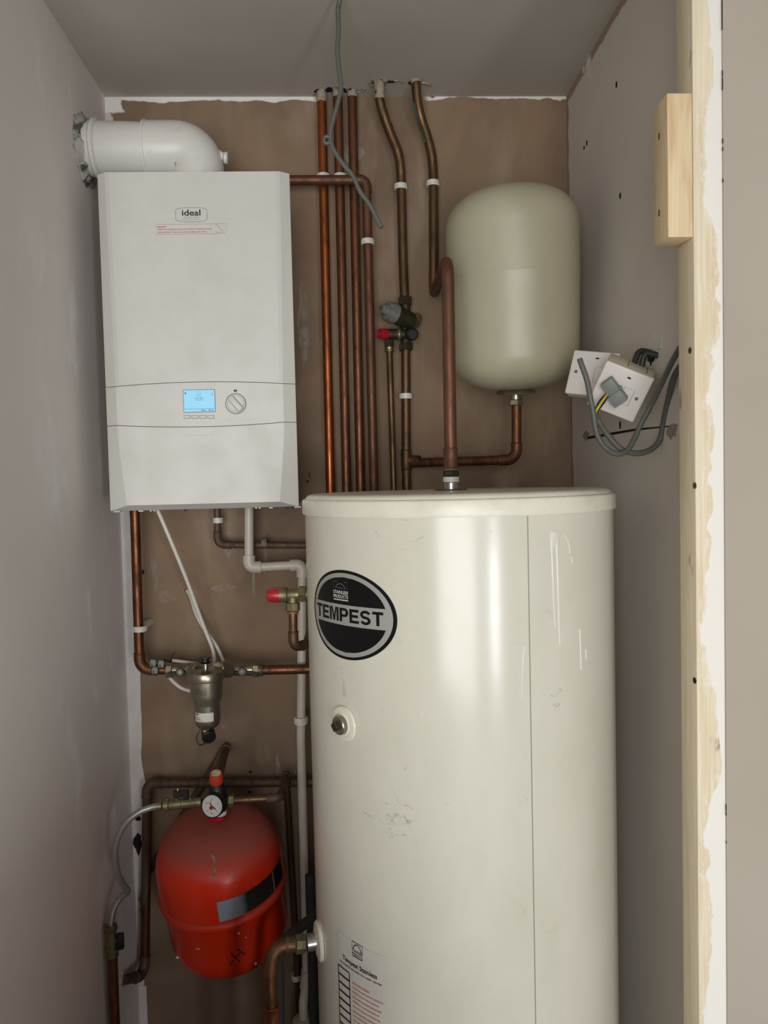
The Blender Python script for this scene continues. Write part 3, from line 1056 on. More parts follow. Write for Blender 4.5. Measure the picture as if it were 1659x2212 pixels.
def ell_rows(mb, k, v0_, v1_, fnn, nv=26, nu=22):
    for j in range(nv):
        va, vb = v0_ + (v1_ - v0_) * j / nv, v0_ + (v1_ - v0_) * (j + 1) / nv
        def ext(v):
            return aw * math.sqrt(max(0, k * k - (v / bh) ** 2))
        ea, eb = ext(va), ext(vb)
        vs, fs = [], []
        for i in range(nu + 1):
            s = 2 * i / nu - 1
            vs += [fnn(ea * s, va), fnn(eb * s, vb)]
        for i in range(nu):
            fs.append((2 * i, 2 * i + 2, 2 * i + 3, 2 * i + 1))
        mb.add(vs, fs)


def ell(mb, k, fnn, nr=14, na=72, k0=0.0):
    vs, fs = [], []
    for j in range(nr + 1):
        rr = k0 + (k - k0) * j / nr
        for i in range(na):
            a = 2 * PI * i / na
            vs.append(fnn(aw * rr * math.cos(a), bh * rr * math.sin(a)))
    for j in range(nr):
        for i in range(na):
            fs.append((j * na + i, j * na + (i + 1) % na, (j + 1) * na + (i + 1) % na, (j + 1) * na + i))
    mb.add(vs, fs)


mb = MB()
ell(mb, 1.0, cfn(.0006), k0=.001)
badge = mb.build('oval_badge', 'badge_black', cyl)
mb = MB()
ell(mb, .935, cfn(.0010), k0=.001)
mb.build('badge_silver', 'foil', badge)
mb = MB()
ell_rows(mb, .84, bh * .225, bh * .8399, cfn(.0014))
ell_rows(mb, .84, -bh * .8399, -bh * .235, cfn(.0014))
mb.build('badge_field', 'badge_black', badge)
mb = MB()
bold_letters(mb, 'TEMPEST', -aw * .83, -bh * .155, aw * 1.60, bh * .305, cfn(.0016))
mb.build('badge_lettering', 'badge_black', badge, smooth=False)
mb = MB()
ex = -aw * .26
fn = cfn(.0018)
text(mb, 'STAINLESS', ex, bh * .46, aw * .36, bh * .075, fn, .02)
text(mb, 'PRODUCTS', ex, bh * .365, aw * .36, bh * .075, fn, .02)
mb.grid(lambda u, v: fn(ex + aw * .36 * u, bh * (.315 + .025 * v)), 6, 1)
mb.build('badge_emblem_lettering', 'print_white', badge, smooth=False)
mb = MB()
fe = lambda u, v: fn(ex + aw * .18 + u, bh * .57 + v)
outline(mb, [(aw * .12 * math.cos(math.radians(t)), bh * .12 * math.sin(math.radians(t))) for t in range(0, 181, 15)], .0014, fe, False)
outline(mb, [(-aw * .17, 0), (-aw * .17, bh * .16), (aw * .17, bh * .16), (aw * .17, 0)], .0008, fe, False)
text(mb, 'Telford', -aw * .11, bh * .005, aw * .22, bh * .05, fe)
mb.build('badge_emblem', simple('dim_print', (92, 92, 92), .4), badge, smooth=False)

# lower data label
tA, z0 = cyl_hit(728, 2010)
tB, _ = cyl_hit(834, 2100)
LW = (tB - tA) * CR
zL = z0 + .002
LHt = .30
fl = lambda off: (lambda u, v: cyl_pt(tA + u / CR, zL - v, off))
mb = MB()
mb.grid(lambda u, v: fl(.0004)(LW * u, LHt * v), 24, 4)
lab = mb.build('data_label', 'paper', cyl)


def luv(x, y):
    t_, z_ = cyl_hit(x, y)
    return ((t_ - tA) * CR, zL - z_)


fn = fl(.0009)
fnt = lambda u, v: fn(u, -v)
mb = MB()
(u0a, v0a), (u1a, v1a) = luv(741, 2064), luv(815, 2104)
text(mb, 'Tempest Stainless', u0a, -(v0a + v1a) / 2 - .0095, u1a - u0a, .0105, fnt, .022)
(u2a, v2a), (u3a, v3a) = luv(735, 2061), luv(826, 2118)
text(mb, 'Unvented & domestic hot water cylinder', u2a, -(v2a + v3a) / 2 - .0115, u3a - u2a, .005, fnt, .012)
(ue, ve), (uf, vf) = luv(761, 2032), luv(784, 2074)
text(mb, 'STAINLESS', ue, -ve - .016, uf - ue, .0042, fnt, .02)
text(mb, 'PRODUCTS', ue, -ve - .0215, uf - ue, .0042, fnt, .02)
mb.grid(lambda u, v: fn(ue + (uf - ue) * u, ve + .0225 + .0016 * v), 4, 1)
outline(mb, [((ue + uf) / 2 + (uf - ue) * .36 * math.cos(math.radians(t)), -ve - .0125 + .010 * math.sin(math.radians(t))) for t in range(0, 181, 15)], .0016, fnt, False)
outline(mb, [(ue, -ve - .013), (ue, -ve), (uf, -ve), (uf, -ve - .013)], .0012, fnt, False)
# tick-box column with slanted bars
(ub0, vb0), (ub1, vb1) = luv(731.5, 2064), luv(755, 2084)
vbm = (vb0 + vb1) / 2 + .014
colH = .125
for e_ in (0, 1):
    uu = ub0 + (ub1 - ub0) * e_
    outline(mb, [(uu, -vbm), (uu, -vbm - colH)], .0022, fnt, False)
for k in range(10):
    vv = vbm + colH * k / 9
    th_ = .0032 if k else .0022
    mb.grid(lambda u, v: fn(ub0 + (ub1 - ub0) * u, vv - th_ / 2 + th_ * v), 4, 1)
text(mb, 'HEATER', ub0 + .001, -(vbm + colH + .016), (ub1 - ub0) * 1.5, .008, fnt, .02)
mb.build('label_lettering', 'print_black', lab, smooth=False)
mb = MB()
(ur, vr) = luv(761, 2092)
vr = vbm + .014
rnd = random.Random(3)
sent = ['INSTALLATION & WARNING', 'This cylinder must be installed and serviced by a competent person.', 'WARNING: do not remove or adjust any component part', 'of this unvented hot water heater; contact the installer.',
        'WARNING: if this hot water heater develops a fault', 'such as a flow of hot water from the discharge pipe,', 'switch the heater off and contact the installer.', 'Check the expansion vessel pressure once a year.',
        'Inlet pressure set at 3.0 bar.', 'Expansion relief valve set at 6.0 bar.', 'Temperature and pressure relief valve 90 C, 7.0 bar.', 'Maximum working pressure 6.0 bar.',
        'Charge pressure of the vessel 3.0 bar.', 'Hot water capacity in litres see box.', 'Made to the building regulations.', 'See the manual for commissioning.']
for k, s_ in enumerate(sent):
    wmax = (LW - ur - .006)
    wd = wmax * min(1, .35 + len(s_) / 95)
    text(mb, s_, ur, -(vr + .0078 * k), wd, .0042, fnt, .014)
mb.build('label_small_print', 'print_red', lab, smooth=False)
mb = MB()
for k in range(6):
    text(mb, ('Serial no.', 'Capacity', 'Date', 'Element', 'Heat loss', 'Weight')[k], ur, -(vr + .0078 * (len(sent) + k)), .022, .0042, fnt, .01)
mb.build('label_small_print', 'print_grey', lab, smooth=False)

# bosses of the cylinder
tb, zb2_ = cyl_hit(745, 1563)
n_ = V((math.sin(tb), -math.cos(tb), 0))
c0 = cyl_pt(tb, zb2_, -.001)
wash = MB().lathe([(0, .001), (.0285, .001), (.029, .003), (.0275, .006), (.021, .0072), (.020, .0064), (.0185, .0068), (.016, .0085), (0, .0085)], c0, n_, 48).build('boss_washer', 'lid', cyl, sharp=25)
plug = MB().cyl(c0 + n_ * .006, c0 + n_ * .0165, .0158, .0150, 28, .0015).build('brass_plug', 'nickel', cyl)
x_, y_, a_ = frame(n_)
Rm = Matrix((x_, y_, a_)).transposed()
R2 = Rm @ Matrix.Rotation(math.radians(38), 3, 'Z')
MB().box(c0 + n_ * .0195, (.0125, .0125, .009), R2, .001, 1).build('plug_square', 'brass_dark', plug)
tb2, zb3 = cyl_hit(689, 2024)
zb3 = at(689, 2022, 1.335).z
tb2 = -1.33
n2_ = V((math.sin(tb2), -math.cos(tb2), 0))
c2_ = cyl_pt(tb2, zb3, -.002)
MB().lathe([(0, .001), (.033, .001), (.0335, .004), (.031, .007), (.018, .010), (0, .010)], c2_, n2_, 48).build('boss_washer', 'lid', cyl, sharp=25)
MB().cyl(c2_ + n2_ * .008, c2_ + n2_ * .026, .0145, None, 28, .001).build('boss_tube', 'steel', cyl)

# paint runs, scuffs
mb = MB()


def run(pts, wd):
    q = [cyl_hit(*p) for p in pts]
    vs, fs = [], []
    for i, (t_, z_) in enumerate(q):
        w_ = wd[i] if isinstance(wd, (list, tuple)) else wd
        for k, (s, o) in enumerate(((-1, .0002), (-.5, .0011), (.5, .0011), (1, .0002))):
            vs.append(cyl_pt(t_ + s * w_ / CR, z_, o))
    for i in range(len(q) - 1):
        for k in range(3):
            fs.append((4 * i + k, 4 * i + k + 1, 4 * i + 5 + k, 4 * i + 4 + k))
    mb.add(vs, fs)


run([(1196, 1148), (1197, 1152), (1197, 1164), (1197, 1174), (1196, 1182)], [.004, .0085, .0085, .007, .003])
run([(1193, 1168), (1193, 1200), (1195, 1280), (1198, 1340), (1199, 1355)], [.004, .0022, .0016, .0016, .0013])
run([(1204, 1164), (1204, 1200), (1206, 1280), (1208, 1360), (1209, 1393)], [.004, .0024, .0019, .0018, .0014])
run([(1209, 1150), (1217, 1152), (1225, 1165), (1230, 1182), (1231, 1196)], .0013)
run([(1234, 1202), (1236, 1217)], .0014)
run([(1134, 1392), (1130, 1420), (1128, 1470), (1128, 1510)], [.002, .0024, .0017, .0016])
run([(1252, 1358), (1254, 1400), (1255, 1446)], [.0013, .0017, .0016])
run([(1265, 1402), (1266, 1424)], .0015)
run([(909, 1535), (910, 1548)], .0013)
mb.build('paint_run', 'drip', cyl)['kind'] = 'stuff'
mb = MB()


def scuff(pts, wd):
    q = [cyl_hit(*p) for p in pts]
    vs, fs = [], []
    for i, (t_, z_) in enumerate(q):
        a = q[max(0, i - 1)]
        b = q[min(len(q) - 1, i + 1)]
        d = V(((b[0] - a[0]) * CR, b[1] - a[1], 0)).normalized()
        w_ = wd[i] if isinstance(wd, (list, tuple)) else wd
        vs += [cyl_pt(t_ - d.y * w_ / CR, z_ + d.x * w_, .0007), cyl_pt(t_ + d.y * w_ / CR, z_ - d.x * w_, .0007)]
    for i in range(len(q) - 1):
        fs.append((2 * i, 2 * i + 1, 2 * i + 3, 2 * i + 2))
    mb.add(vs, fs)


scuff([(832, 1658), (850, 1705), (870, 1755), (888, 1790), (903, 1826)], [.0005, .0008, .0014, .001, .0011])
scuff([(815, 1730), (845, 1738), (880, 1740), (905, 1755)], [.0006, .0014, .002, .0015])
scuff([(783, 1752), (805, 1766), (835, 1775), (870, 1778), (900, 1772)], [.001, .0016, .004, .005, .001])
scuff([(830, 1764), (850, 1766), (875, 1760)], [.004, .008, .002])
scuff([(820, 1794), (845, 1800), (880, 1804)], [.0008, .002, .0013])
scuff([(845, 1788), (846, 1802), (843, 1818)], [.003, .0055, .001])
scuff([(877, 1654), (874, 1664)], [.0032, .0014])
scuff([(752, 1732), (752, 1776)], [.0006, .0012])
scuff([(832, 1712), (835, 1722)], [.003, .002])
scuff([(960, 1736), (975, 1738)], [.001, .0015])
scuff([(738, 1440), (741, 1470), (744, 1500), (746, 1526)], [.003, .004, .0055, .006])
scuff([(880, 1172), (895, 1168), (915, 1160)], [.0012, .003, .001])
scuff([(1050, 1140), (1062, 1150), (1072, 1158)], [.0008, .0018, .001])
scuff([(1188, 1505), (1200, 1496), (1215, 1490)], [.002, .006, .003])
scuff([(1195, 1528), (1208, 1520)], [.006, .002])
scuff([(1120, 1742), (1130, 1720), (1140, 1728)], [.001, .003, .001])
scuff([(838, 1123), (870, 1124), (960, 1124)], [.0004, .0008, .0004])
scuff([(724, 1978), (729, 1990)], [.0008, .0014])
scuff([(812, 1148), (820, 1162)], [.002, .003])
scuff([(1125, 1083), (1131, 1086)], [.001, .0006])
mb.build('scuff_mark', 'scuff', cyl)['kind'] = 'stuff'
lc = MB()
for (x, y, w_) in ((1125, 1084, .002), (1145, 1084, .003), (1160, 1084, .002), (1275, 1077, .005), (1226, 1085, .0025), (1240, 1104, .003), (1270, 1078, .003)):
    t_, z_ = cyl_hit(x, y, LR)
    lc.grid(lambda u, v: cyl_pt(t_ + (u - .5) * w_ / LR, z_ + (v - .5) * .0012, .0012, LR), 3, 1)
lc.build('lid_chip', 'scuff', lid)['kind'] = 'stuff'
# ================================================================== pipes
def pipe(label, pts, r, mat, rf=0.03, elbows=(), cat='pipe', group=None, name='copper_pipe', emat=None, er=.0016, ext=.014, seg=20):
    pts = [V(p) for p in pts]
    o = MB().tube(rounded(pts, rf), r, seg).build(name, mat, None)
    tag(o, label, cat, group)
    for i in elbows:
        rr = rf[i] if isinstance(rf, dict) and i in rf else (rf.get('d', .02) if isinstance(rf, dict) else rf)
        a, d1, d2 = arc(pts[i - 1], pts[i], pts[i + 1], rr)
        ep = [a[0] - d1 * ext] + a + [a[-1] + d2 * ext]
        mb = MB().tube(ep, r + er, seg)
        for p_, d_ in ((ep[0], d1), (ep[-1], -d2)):
            mb.lathe([(r, -.0004), (r + er + .0004, 0), (r + er + .0008, .0015), (r + er, .003)], p_, d_, seg)
        mb.build('elbow', emat or mat, o)
    return o


def sleeve(parent, p0, p1, r, name='coupling', mat='copper', lip=.0007):
    p0, p1 = V(p0), V(p1)
    h = (p1 - p0).length
    return MB().lathe([(r - .002, 0), (r, 0), (r + lip, .0012), (r, .003), (r, h - .003), (r + lip, h - .0012), (r, h), (r - .002, h)], p0, p1 - p0, 20).build(name, mat, parent)


def clip(label, px_, Y, r, d=(0, 0, 1), mat='plastic', wid=.0135, ht=.0125, wallY=None, tail=True):
    c = at(px_[0], px_[1], Y)
    wallY = YB if wallY is None else wallY
    root = thing('pipe_clip', (c.x, c.y, c.z), label, 'pipe clip')
    d = V(d).normalized()
    h = ht / 2
    # an open saddle of C section around the pipe
    x, y, a = frame(d, (0, 1, 0))          # x is sideways, y towards +-Y
    back = V((0, 1, 0))
    side = back.cross(d).normalized()
    vs, fs = [], []
    N = 22
    for i in range(N + 1):
        t = math.radians(-145 + 290 * i / N)
        dirv = side * math.sin(t) - back * math.cos(t)
        for (rr, hh) in ((r + .0003, -h), (r + .0034, -h), (r + .0034, h), (r + .0003, h)):
            vs.append(c + dirv * rr + d * hh)
    for i in range(N):
        for k in range(4):
            fs.append((4 * i + k, 4 * i + (k + 1) % 4, 4 * i + 4 + (k + 1) % 4, 4 * i + 4 + k))
    fs += [(0, 1, 2, 3), (4 * N + 3, 4 * N + 2, 4 * N + 1, 4 * N)]
    MB().add(vs, fs).build('saddle', mat, root)
    dep = wallY - (c.y + r * .75)
    if dep > .001:
        Rm = Matrix((side, back, d)).transposed()
        mb = MB().box(c + back * (r * .75 + dep / 2), (r * 1.3, dep, ht * .9), Rm, .0008, 1)
        if tail:
            for s in (-1, 1):
                mb.box(c + side * s * (r + .0028) + back * .004, (.0022, r * 1.2, ht * .9), Rm, .0006, 1)
        mb.build('clip_base', mat, root)
    return root


R22, R15 = 0.0110, 0.0075
YP = 1.836
gr = None
riser_lab = ['brightest copper riser, furthest left of the row behind the cylinder',
             'mottled brown copper riser standing second in the row behind the cylinder',
             'third copper riser in the row, passing behind the short crossing pipe']
for (x0, y0, x1, y1), m, lb_ in zip(((694, 192, 714, 1062), (729, 190, 749, 1060), (760.5, 190, 779, 1058)), ('copper_bright', 'copper_dull', 'copper_dull'), riser_lab):
    a, b = at(x0, y0, YP), at(x1, y1, YP)
    d = (b - a) / (a.z - b.z)
    top = a + d * (a.z - (ZT + .02))
    bot = b + d * (b.z - .02)
    po = pipe(lb_, [top, bot], R22, m)
    MB().tube([top, top + (bot - top).normalized() * (.045 if m == 'copper_bright' else .034)], R22 + .0006, 20, False).build('paint_smear', 'plaster_broken', po)
for (x, y, l) in ((698, 382.5, 'white clip on the brightest riser, peeping above the crossing pipe'), (734.5, 383, 'white clip on the mottled second riser above the crossing pipe')):
    clip(l, (x, y), YP, R22)
# crossing pipe from the boiler and fourth riser
YX = 1.806
a, b = at(600, 389.5, YX), at(790.5, 389, YX)
c_, e_ = at(792.5, 440, YX), at(808, 1060, YX + .006)
dn = (e_ - c_).normalized()
low = e_ + dn * 1.40
low.z = .02
p4 = pipe('copper pipe crossing from the boiler then dropping beside the risers', [a, b, c_, e_, low], R22, 'copper_soft', {1: .016, 'd': .05}, (1,))
clip('white clip on the dropping pipe, just below the dangling cable end', (794, 523), YX, R22)

# pipe A: from the ceiling to the pressure reducing valve
q0 = atZ(818.5, 176, ZT)
YA0 = min(q0.y, 1.80)
ptsA = [V((at(817, 172, YA0).x, YA0, ZT + .015)), at(819, 182, YA0), at(820, 213, YA0 + .006), at(828, 245, YA0 + .015), at(842.5, 286, YA0 + .028), at(859.5, 329, YP - .012), at(865.5, 366, YP - .004), at(867, 405, YP), at(870.6, 557, YP), at(874.5, 655, YP)]
pA = MB().tube(spline(ptsA, 7), R22, 20).build('copper_pipe', 'copper_old', None)
tag(pA, 'bent copper pipe from the ceiling down into the dark mixing valve', 'pipe')
MB().tube([ptsA[0] + V((0, 0, -.012)), ptsA[1], ptsA[2]], R22 + .0006, 20, False).build('paint_smear', 'plaster_broken', pA)
clip('tilted white clip, empty at one side, on the pipe above the valve', (865.5, 404), YP, R22)
pA2 = pipe('copper pipe dropping from the mixing valve to the branch tee', [at(876.5, 748, YP), at(877.5, 1000, YP), V((at(878, 1058, YP).x, YP, .02))], R22, 'copper_old')
q = at(877.5, 993, YP)
sleeve(pA2, q + EZv * .024, q - EZv * .024, R22 + .0016, 'tee_body', 'copper_old')
clip('white clip on the copper drop below the mixing valve', (876.5, 856), YP, R22)
# pipe D: thin discharge
pipe('thin copper pipe dropping from the red-capped outlet of the mixing valve', [at(841.3, 757, YP - .018), at(851, 1058, YP - .018), V((at(852, 1058, YP).x, YP - .018, .02))], R15, 'copper_old', name='copper_pipe')

# pipe B and the swan neck onto the cylinder
q0 = atZ(898.5, 175, ZT)
YB0 = min(q0.y, 1.80)
ptsB = [V((at(897, 170, YB0).x, YB0, ZT + .015)), at(898.6, 180, YB0), at(901.5, 214, YB0 + .006), at(909, 253, YB0 + .014), at(923.8, 299, YP - .014), at(932.6, 337, YP - .006), at(936, 380, YP), at(936.6, 470, YP), at(936.8, 600, YP)]
pB = MB().tube(spline(ptsB, 7), R22, 20).build('copper_pipe', 'copper_old', None)
tag(pB, 'bent copper pipe with a green streak beside the cream vessel', 'pipe')
MB().tube([ptsB[0] + V((0, 0, -.012)), ptsB[1]], R22 + .0007, 20, False).build('paint_smear', 'plaster_broken', pB)
vg = [p + V((-.0098, -.0062, 0)) for p in spline(ptsB, 7)[16:31]]
MB().tube(vg, .0022, 8).build('green_streak', simple('verdigris', (36, 78, 66), .7), pB)
clip('white clip on the bent pipe beside the cream vessel', (935, 397), YP, R22)
YS = 1.405
xs = CX + .004
s0 = at(936.8, 596, YP)
s1 = at(937.5, 633, YP)
s2 = at(967, 561, YS)
s3 = at(973.5, 985, YS)
swan = MB().tube(rounded([s0, s1, s2, s3], {1: .028, 2: .045}, 12), R22 + .0006, 22).build('copper_pipe', 'copper_soft', None)
tag(swan, 'wide copper swan-neck pipe rising from the top of the cylinder', 'pipe')
d_ = (s3 - s2).normalized()
sleeve(swan, at(973, 968, YS), at(974.2, 1012, YS), R22 + .0022, 'coupling', 'copper_soft')
ln = [at(974.3, y, YS) for y in (1011, 1017, 1019, 1029, 1030, 1042, 1043, 1056)]
sleeve(swan, ln[0], ln[1], .0120, 'solder_collar', 'nickel')
MB().nut(ln[1], ln[3], .0150, 8).build('union_nut', 'brass_dark', swan)
MB().cyl(ln[4], ln[5], .0152, None, 24, .001).build('tape_ring', 'plastic', swan)
zt2 = zt_
MB().cyl(ln[6], V((ln[7].x, YS, zt2 + .0005)), .0140, None, 24).build('steel_neck', 'steel', swan)
MB().cyl(V((ln[7].x, YS, zt2)), V((ln[7].x, YS, zt2 + .0022)), .030, None, 32, .0008).build('lid_flange', 'copper_dusty', cyl)

# ---------------------------------------------------------------- mixing / pressure reducing valve
vx = at(875, 690, YP)
valve = thing('pressure_reducing_valve', (vx.x, YP, at(877, 752, YP).z), 'dark brass mixing valve with a grey knob and red cap', 'valve')


def P(x, y, dy=0.0):
    return at(x, y, YP + dy)


MB().cyl(P(875.5, 660), P(877, 745), .0125, None, 22).build('valve_body', 'brass_dark', valve)
MB().nut(P(874.5, 642), P(875.2, 660), .0178).build('top_nut', 'brass_dark', valve)
MB().nut(P(876.5, 742), P(877.2, 757), .0180).build('bottom_nut', 'brass_dark', valve)
ax0, ax1 = P(892, 696, -.002), P(852, 678, -.030)
MB().cyl(ax0, ax1, .020, .0225, 28, .003).build('regulator_barrel', 'brass_dark', valve)
ax = (ax1 - ax0).normalized()
MB().lathe([(.0, -.002), (.0236, -.002), (.0242, .004), (.0225, .022), (.0205, .0235), (.0125, .024), (.0108, .037), (.0, .039)], ax1, ax, 30).build('grey_knob', 'grey_cap', valve)
kq = ax1 + ax * .039
MB().box(kq, (.003, .004, .007), None, .0008, 1).build('knob_slot', 'hole', valve)
b0, b1 = P(893, 690, .0), P(905, 694, -.006)
MB().cyl(b0, b1, .0165, .0165, 28, .0025).build('end_cap', 'brass', valve)
MB().cyl(P(838, 722, -.016), P(893, 722, -.006), .0125, None, 24, .001).build('lower_body', 'brass_dark', valve)
MB().lathe([(.0135, 0), (.0150, .002), (.0150, .006), (.0135, .008)], P(858, 722, -.013), (1, 0, .0), 24).build('body_ring', 'brass_dull', valve)
r0_ = P(834, 722, -.018)
rdir = (P(814, 721, -.034) - r0_).normalized()
MB().lathe([(0, 0), (.0128, 0), (.0132, .004), (.0122, .017), (.0085, .0185), (.0075, .012), (0, .012)], r0_, rdir, 26).build('red_cap', 'red_cap', valve)
k0 = P(883, 721, -.004)
kd = (P(895, 723, -.040) - k0).normalized()
MB().lathe([(0, 0), (.0148, 0), (.0155, .008), (.0150, .026), (.011, .030), (0, .030)], k0, kd, 12).build('black_cap', 'black', valve)
MB().nut(P(840.5, 734, -.018), P(841, 750, -.018), .0128).build('outlet_nut', 'brass_dark', valve)
MB().cyl(P(841, 750, -.018), P(841.3, 758, -.018), .0102, None, 20).build('outlet_thread', 'brass', valve)
MB().lathe([(.008, 0), (.0118, 0), (.0122, .002), (.0110, .004), (.008, .004)], P(841.4, 760, -.018), EZv, 20).build('outlet_ring', 'brass_dull', valve)

# ---------------------------------------------------------------- cream expansion vessel
YV = 1.655
vb, vt = at(1114, 842, YV + .02), at(1103, 404, YV - .035)
axv = (vt - vb).normalized()
Hh = (vt - vb).length
cv = thing('expansion_vessel', vb - axv * .02, 'cream expansion vessel hanging on the wall above the cylinder', 'expansion vessel')
Rv = .1405


def vprof(R, H, hb, ht, n=12):
    pr = []
    for i in range(n + 1):
        a = PI / 2 * i / n
        pr.append((R * math.sin(a) ** .72 if i else 0, hb * (1 - math.cos(a))))
    pr += [(R, H - ht)]
    for i in range(1, n + 1):
        a = PI / 2 * i / n
        pr.append((R * math.cos(a) ** .72 if i < n else 0, H - ht + ht * math.sin(a)))
    return pr


hs = Hh * .565
pr = [(r, h) for r, h in vprof(Rv, Hh, .075, .085)]
k = next(i for i, (r, h) in enumerate(pr) if h > hs)
taper = lambda h: .965 + .035 * min(1, h / hs) if h < hs else 1.0
pr = [(r * taper(h), h) for r, h in pr]
pr = pr[:k] + [(Rv * .9985, hs - .002), (Rv * 1.0025, hs), (Rv * 1.0, hs + .002)] + pr[k:]
MB().lathe(pr, vb, axv, 72).build('vessel_body', 'vessel', cv)
MB().lathe([(Rv * 1.001, -.0012), (Rv * 1.0035, -.0004), (Rv * 1.0035, .0008), (Rv * 1.001, .0014)], vb + axv * hs, axv, 72).build('weld_seam', 'vessel', cv)
MB().cyl(vt - axv * .004, vt + axv * .0075, .0058, .0045, 16, .0015).build('valve_cap', 'black', cv)
MB().lathe([(0, -.006), (.036, -.006), (.0425, -.005), (.0438, -.0025), (.042, .0005), (.030, .006), (0, .006)], vb - axv * .004, axv, 48).build('bottom_flange', 'nickel', cv)
MB().cyl(vb - axv * .008, vb - axv * .024, .0122, None, 22).build('threaded_neck', 'nickel', cv)
# pipe E from vessel to tee
YE = YV + .022
tp = at(1115.5, 876, YE)
nutt = vb - axv * .020
pe1 = at(1116, 993, YE)
pe2 = V((at(878, 995, YP).x + .012, YP - .002, pe1.z + .0015))
pE = pipe('copper pipe linking the cream vessel to the branch tee', [vb - axv * .026, tp, pe1, pe2], R22 * .98, 'copper_dull', {1: .03, 2: .024}, (2,))
nn0 = vb - axv * .022
MB().nut(nn0, nn0 - EZv * .013, .0158).build('union_nut', 'nickel', pE)
sleeve(pE, at(884, 995, YP), at(906, 995, YP - .012), R22 + .0014, 'tee_branch', 'copper_dull')

# ================================================================== under the boiler
YL = 1.765
qa = at(291, 1095, YL)
qb = at(302, 1447, YL)
qc = at(372, 1447, YL)
pL = pipe('copper pipe dropping from the boiler to the silver filter', [V((qa.x, YL, BBo - .0004)), qb, qc], R22, 'copper', {1: .026}, (1,), emat='copper_dull')
clip('white clip near the foot of the copper pipe left of the filter', (302, 1358), YL, R22)
qa, qb, qc = at(469, 1095, 1.815), at(470, 1177, 1.815), at(700, 1178, 1.815)
pM = pipe('thin tarnished copper pipe turning under the boiler towards the cylinder', [V((qa.x, 1.815, BBo - .0004)), qb, qc], R15 + .0004, 'copper_dusty', {1: .018}, (1,))
clip('white clip on the thin pipe right under the boiler', (470.5, 1124), 1.815, R15)
clip('grey dusty clip on the thin level pipe behind the waste pipe', (571, 1173), 1.815, R15, (1, 0, 0), 'grey_cap')

# white waste pipe
YW = 1.79
RW = .0106
ww = [at(538, 1095, YW), at(538, 1226, YW), at(653.5, 1220, YW), at(650, 1600, YW - .015), at(663, 2105, YW - .025), at(655, 2165, YW - .06), at(656, 2212, YW - .07)]
ww[0].z = BBo - .0004
waste = MB().tube(rounded(ww, {1: .014, 2: .014, 3: .4, 4: .05, 5: .05}), RW, 22).build('waste_pipe', 'waste', None)
tag(waste, 'white plastic waste pipe stepping down beside the cylinder', 'pipe')
for i in (1, 2):
    a, d1, d2 = arc(ww[i - 1], ww[i], ww[i + 1], .014)
    ep = [a[0] - d1 * .014] + a + [a[-1] + d2 * .014]
    MB().tube(ep, RW + .0036, 24).build('elbow', 'waste', waste)
d1 = (ww[4] - ww[3]).normalized()
d2 = (ww[5] - ww[4]).normalized()
MB().tube([ww[4] - d1 * .012, ww[4], ww[4] + d2 * .03], RW + .0028, 24).build('elbow', 'waste', waste)
fl0 = at(655.5, 2203, YW - .068)
MB().lathe([(RW, -.006), (.0235, -.006), (.0255, -.002), (.0235, .002), (RW + .003, .004), (RW, .004)], fl0, EZv, 36).build('trap_flange', 'waste', waste)
trap = MB().cyl(V((fl0.x, fl0.y, .005)), fl0 - EZv * .008, .0232, .0245, 30).build('trap_body', 'black', waste)
clip('white clip on the upright waste pipe beside the cylinder', (650, 1556), YW - .014, RW + .001, ht=.016)

# ---------------------------------------------------------------- temperature relief valve
YT = 1.405
tv = thing('relief_valve', at(633, 1284, YT), 'brass relief valve with a red cap on the cylinder side', 'valve')
T = lambda x, y, dy=0.0: at(x, y, YT + dy)
MB().cyl(T(605, 1285), T(664, 1283), .0112, None, 24).build('valve_body', 'brass_dull', tv)
MB().lathe([(0, 0), (.0118, 0), (.0140, .003), (.0140, .016), (.0122, .018), (0, .018)], T(622, 1284.5), (-1, 0, 0), 24).build('bonnet', 'brass_dull', tv)
MB().lathe([(0, 0), (.0140, 0), (.0142, .004), (.0135, .012), (.0112, .022), (.0090, .0235), (0, .0235)], T(604.5, 1285), (-1, 0, 0), 28).build('red_cap', 'red_cap', tv)
MB().nut(T(645, 1283), T(661, 1283), .0155).build('inlet_nut', 'brass_dull', tv)
MB().cyl(T(660, 1283), T(677, 1283, .0), .0085, None, 20).build('inlet_thread', 'nickel', tv)
MB().cyl(T(632, 1284), T(632, 1303), .0102, None, 20).build('outlet_branch', 'brass_dull', tv)
MB().nut(T(632, 1301), T(632.3, 1319), .0135, 8).build('outlet_nut', 'brass_dull', tv)
MB().lathe([(.008, 0), (.0108, 0), (.0112, .002), (.010, .0045), (.008, .0045)], T(632.5, 1325), EZv, 20).build('outlet_ring', 'brass', tv)
pipe('short copper tail pipe below the red-capped relief valve', [T(632.5, 1322), T(634, 1397), T(662, 1393, .03), V((T(662, 1393, .03).x, 1.74, T(662, 1393, .03).z))], R15 + .0003, 'copper_old', {1: .016, 2: .02}, (1,))

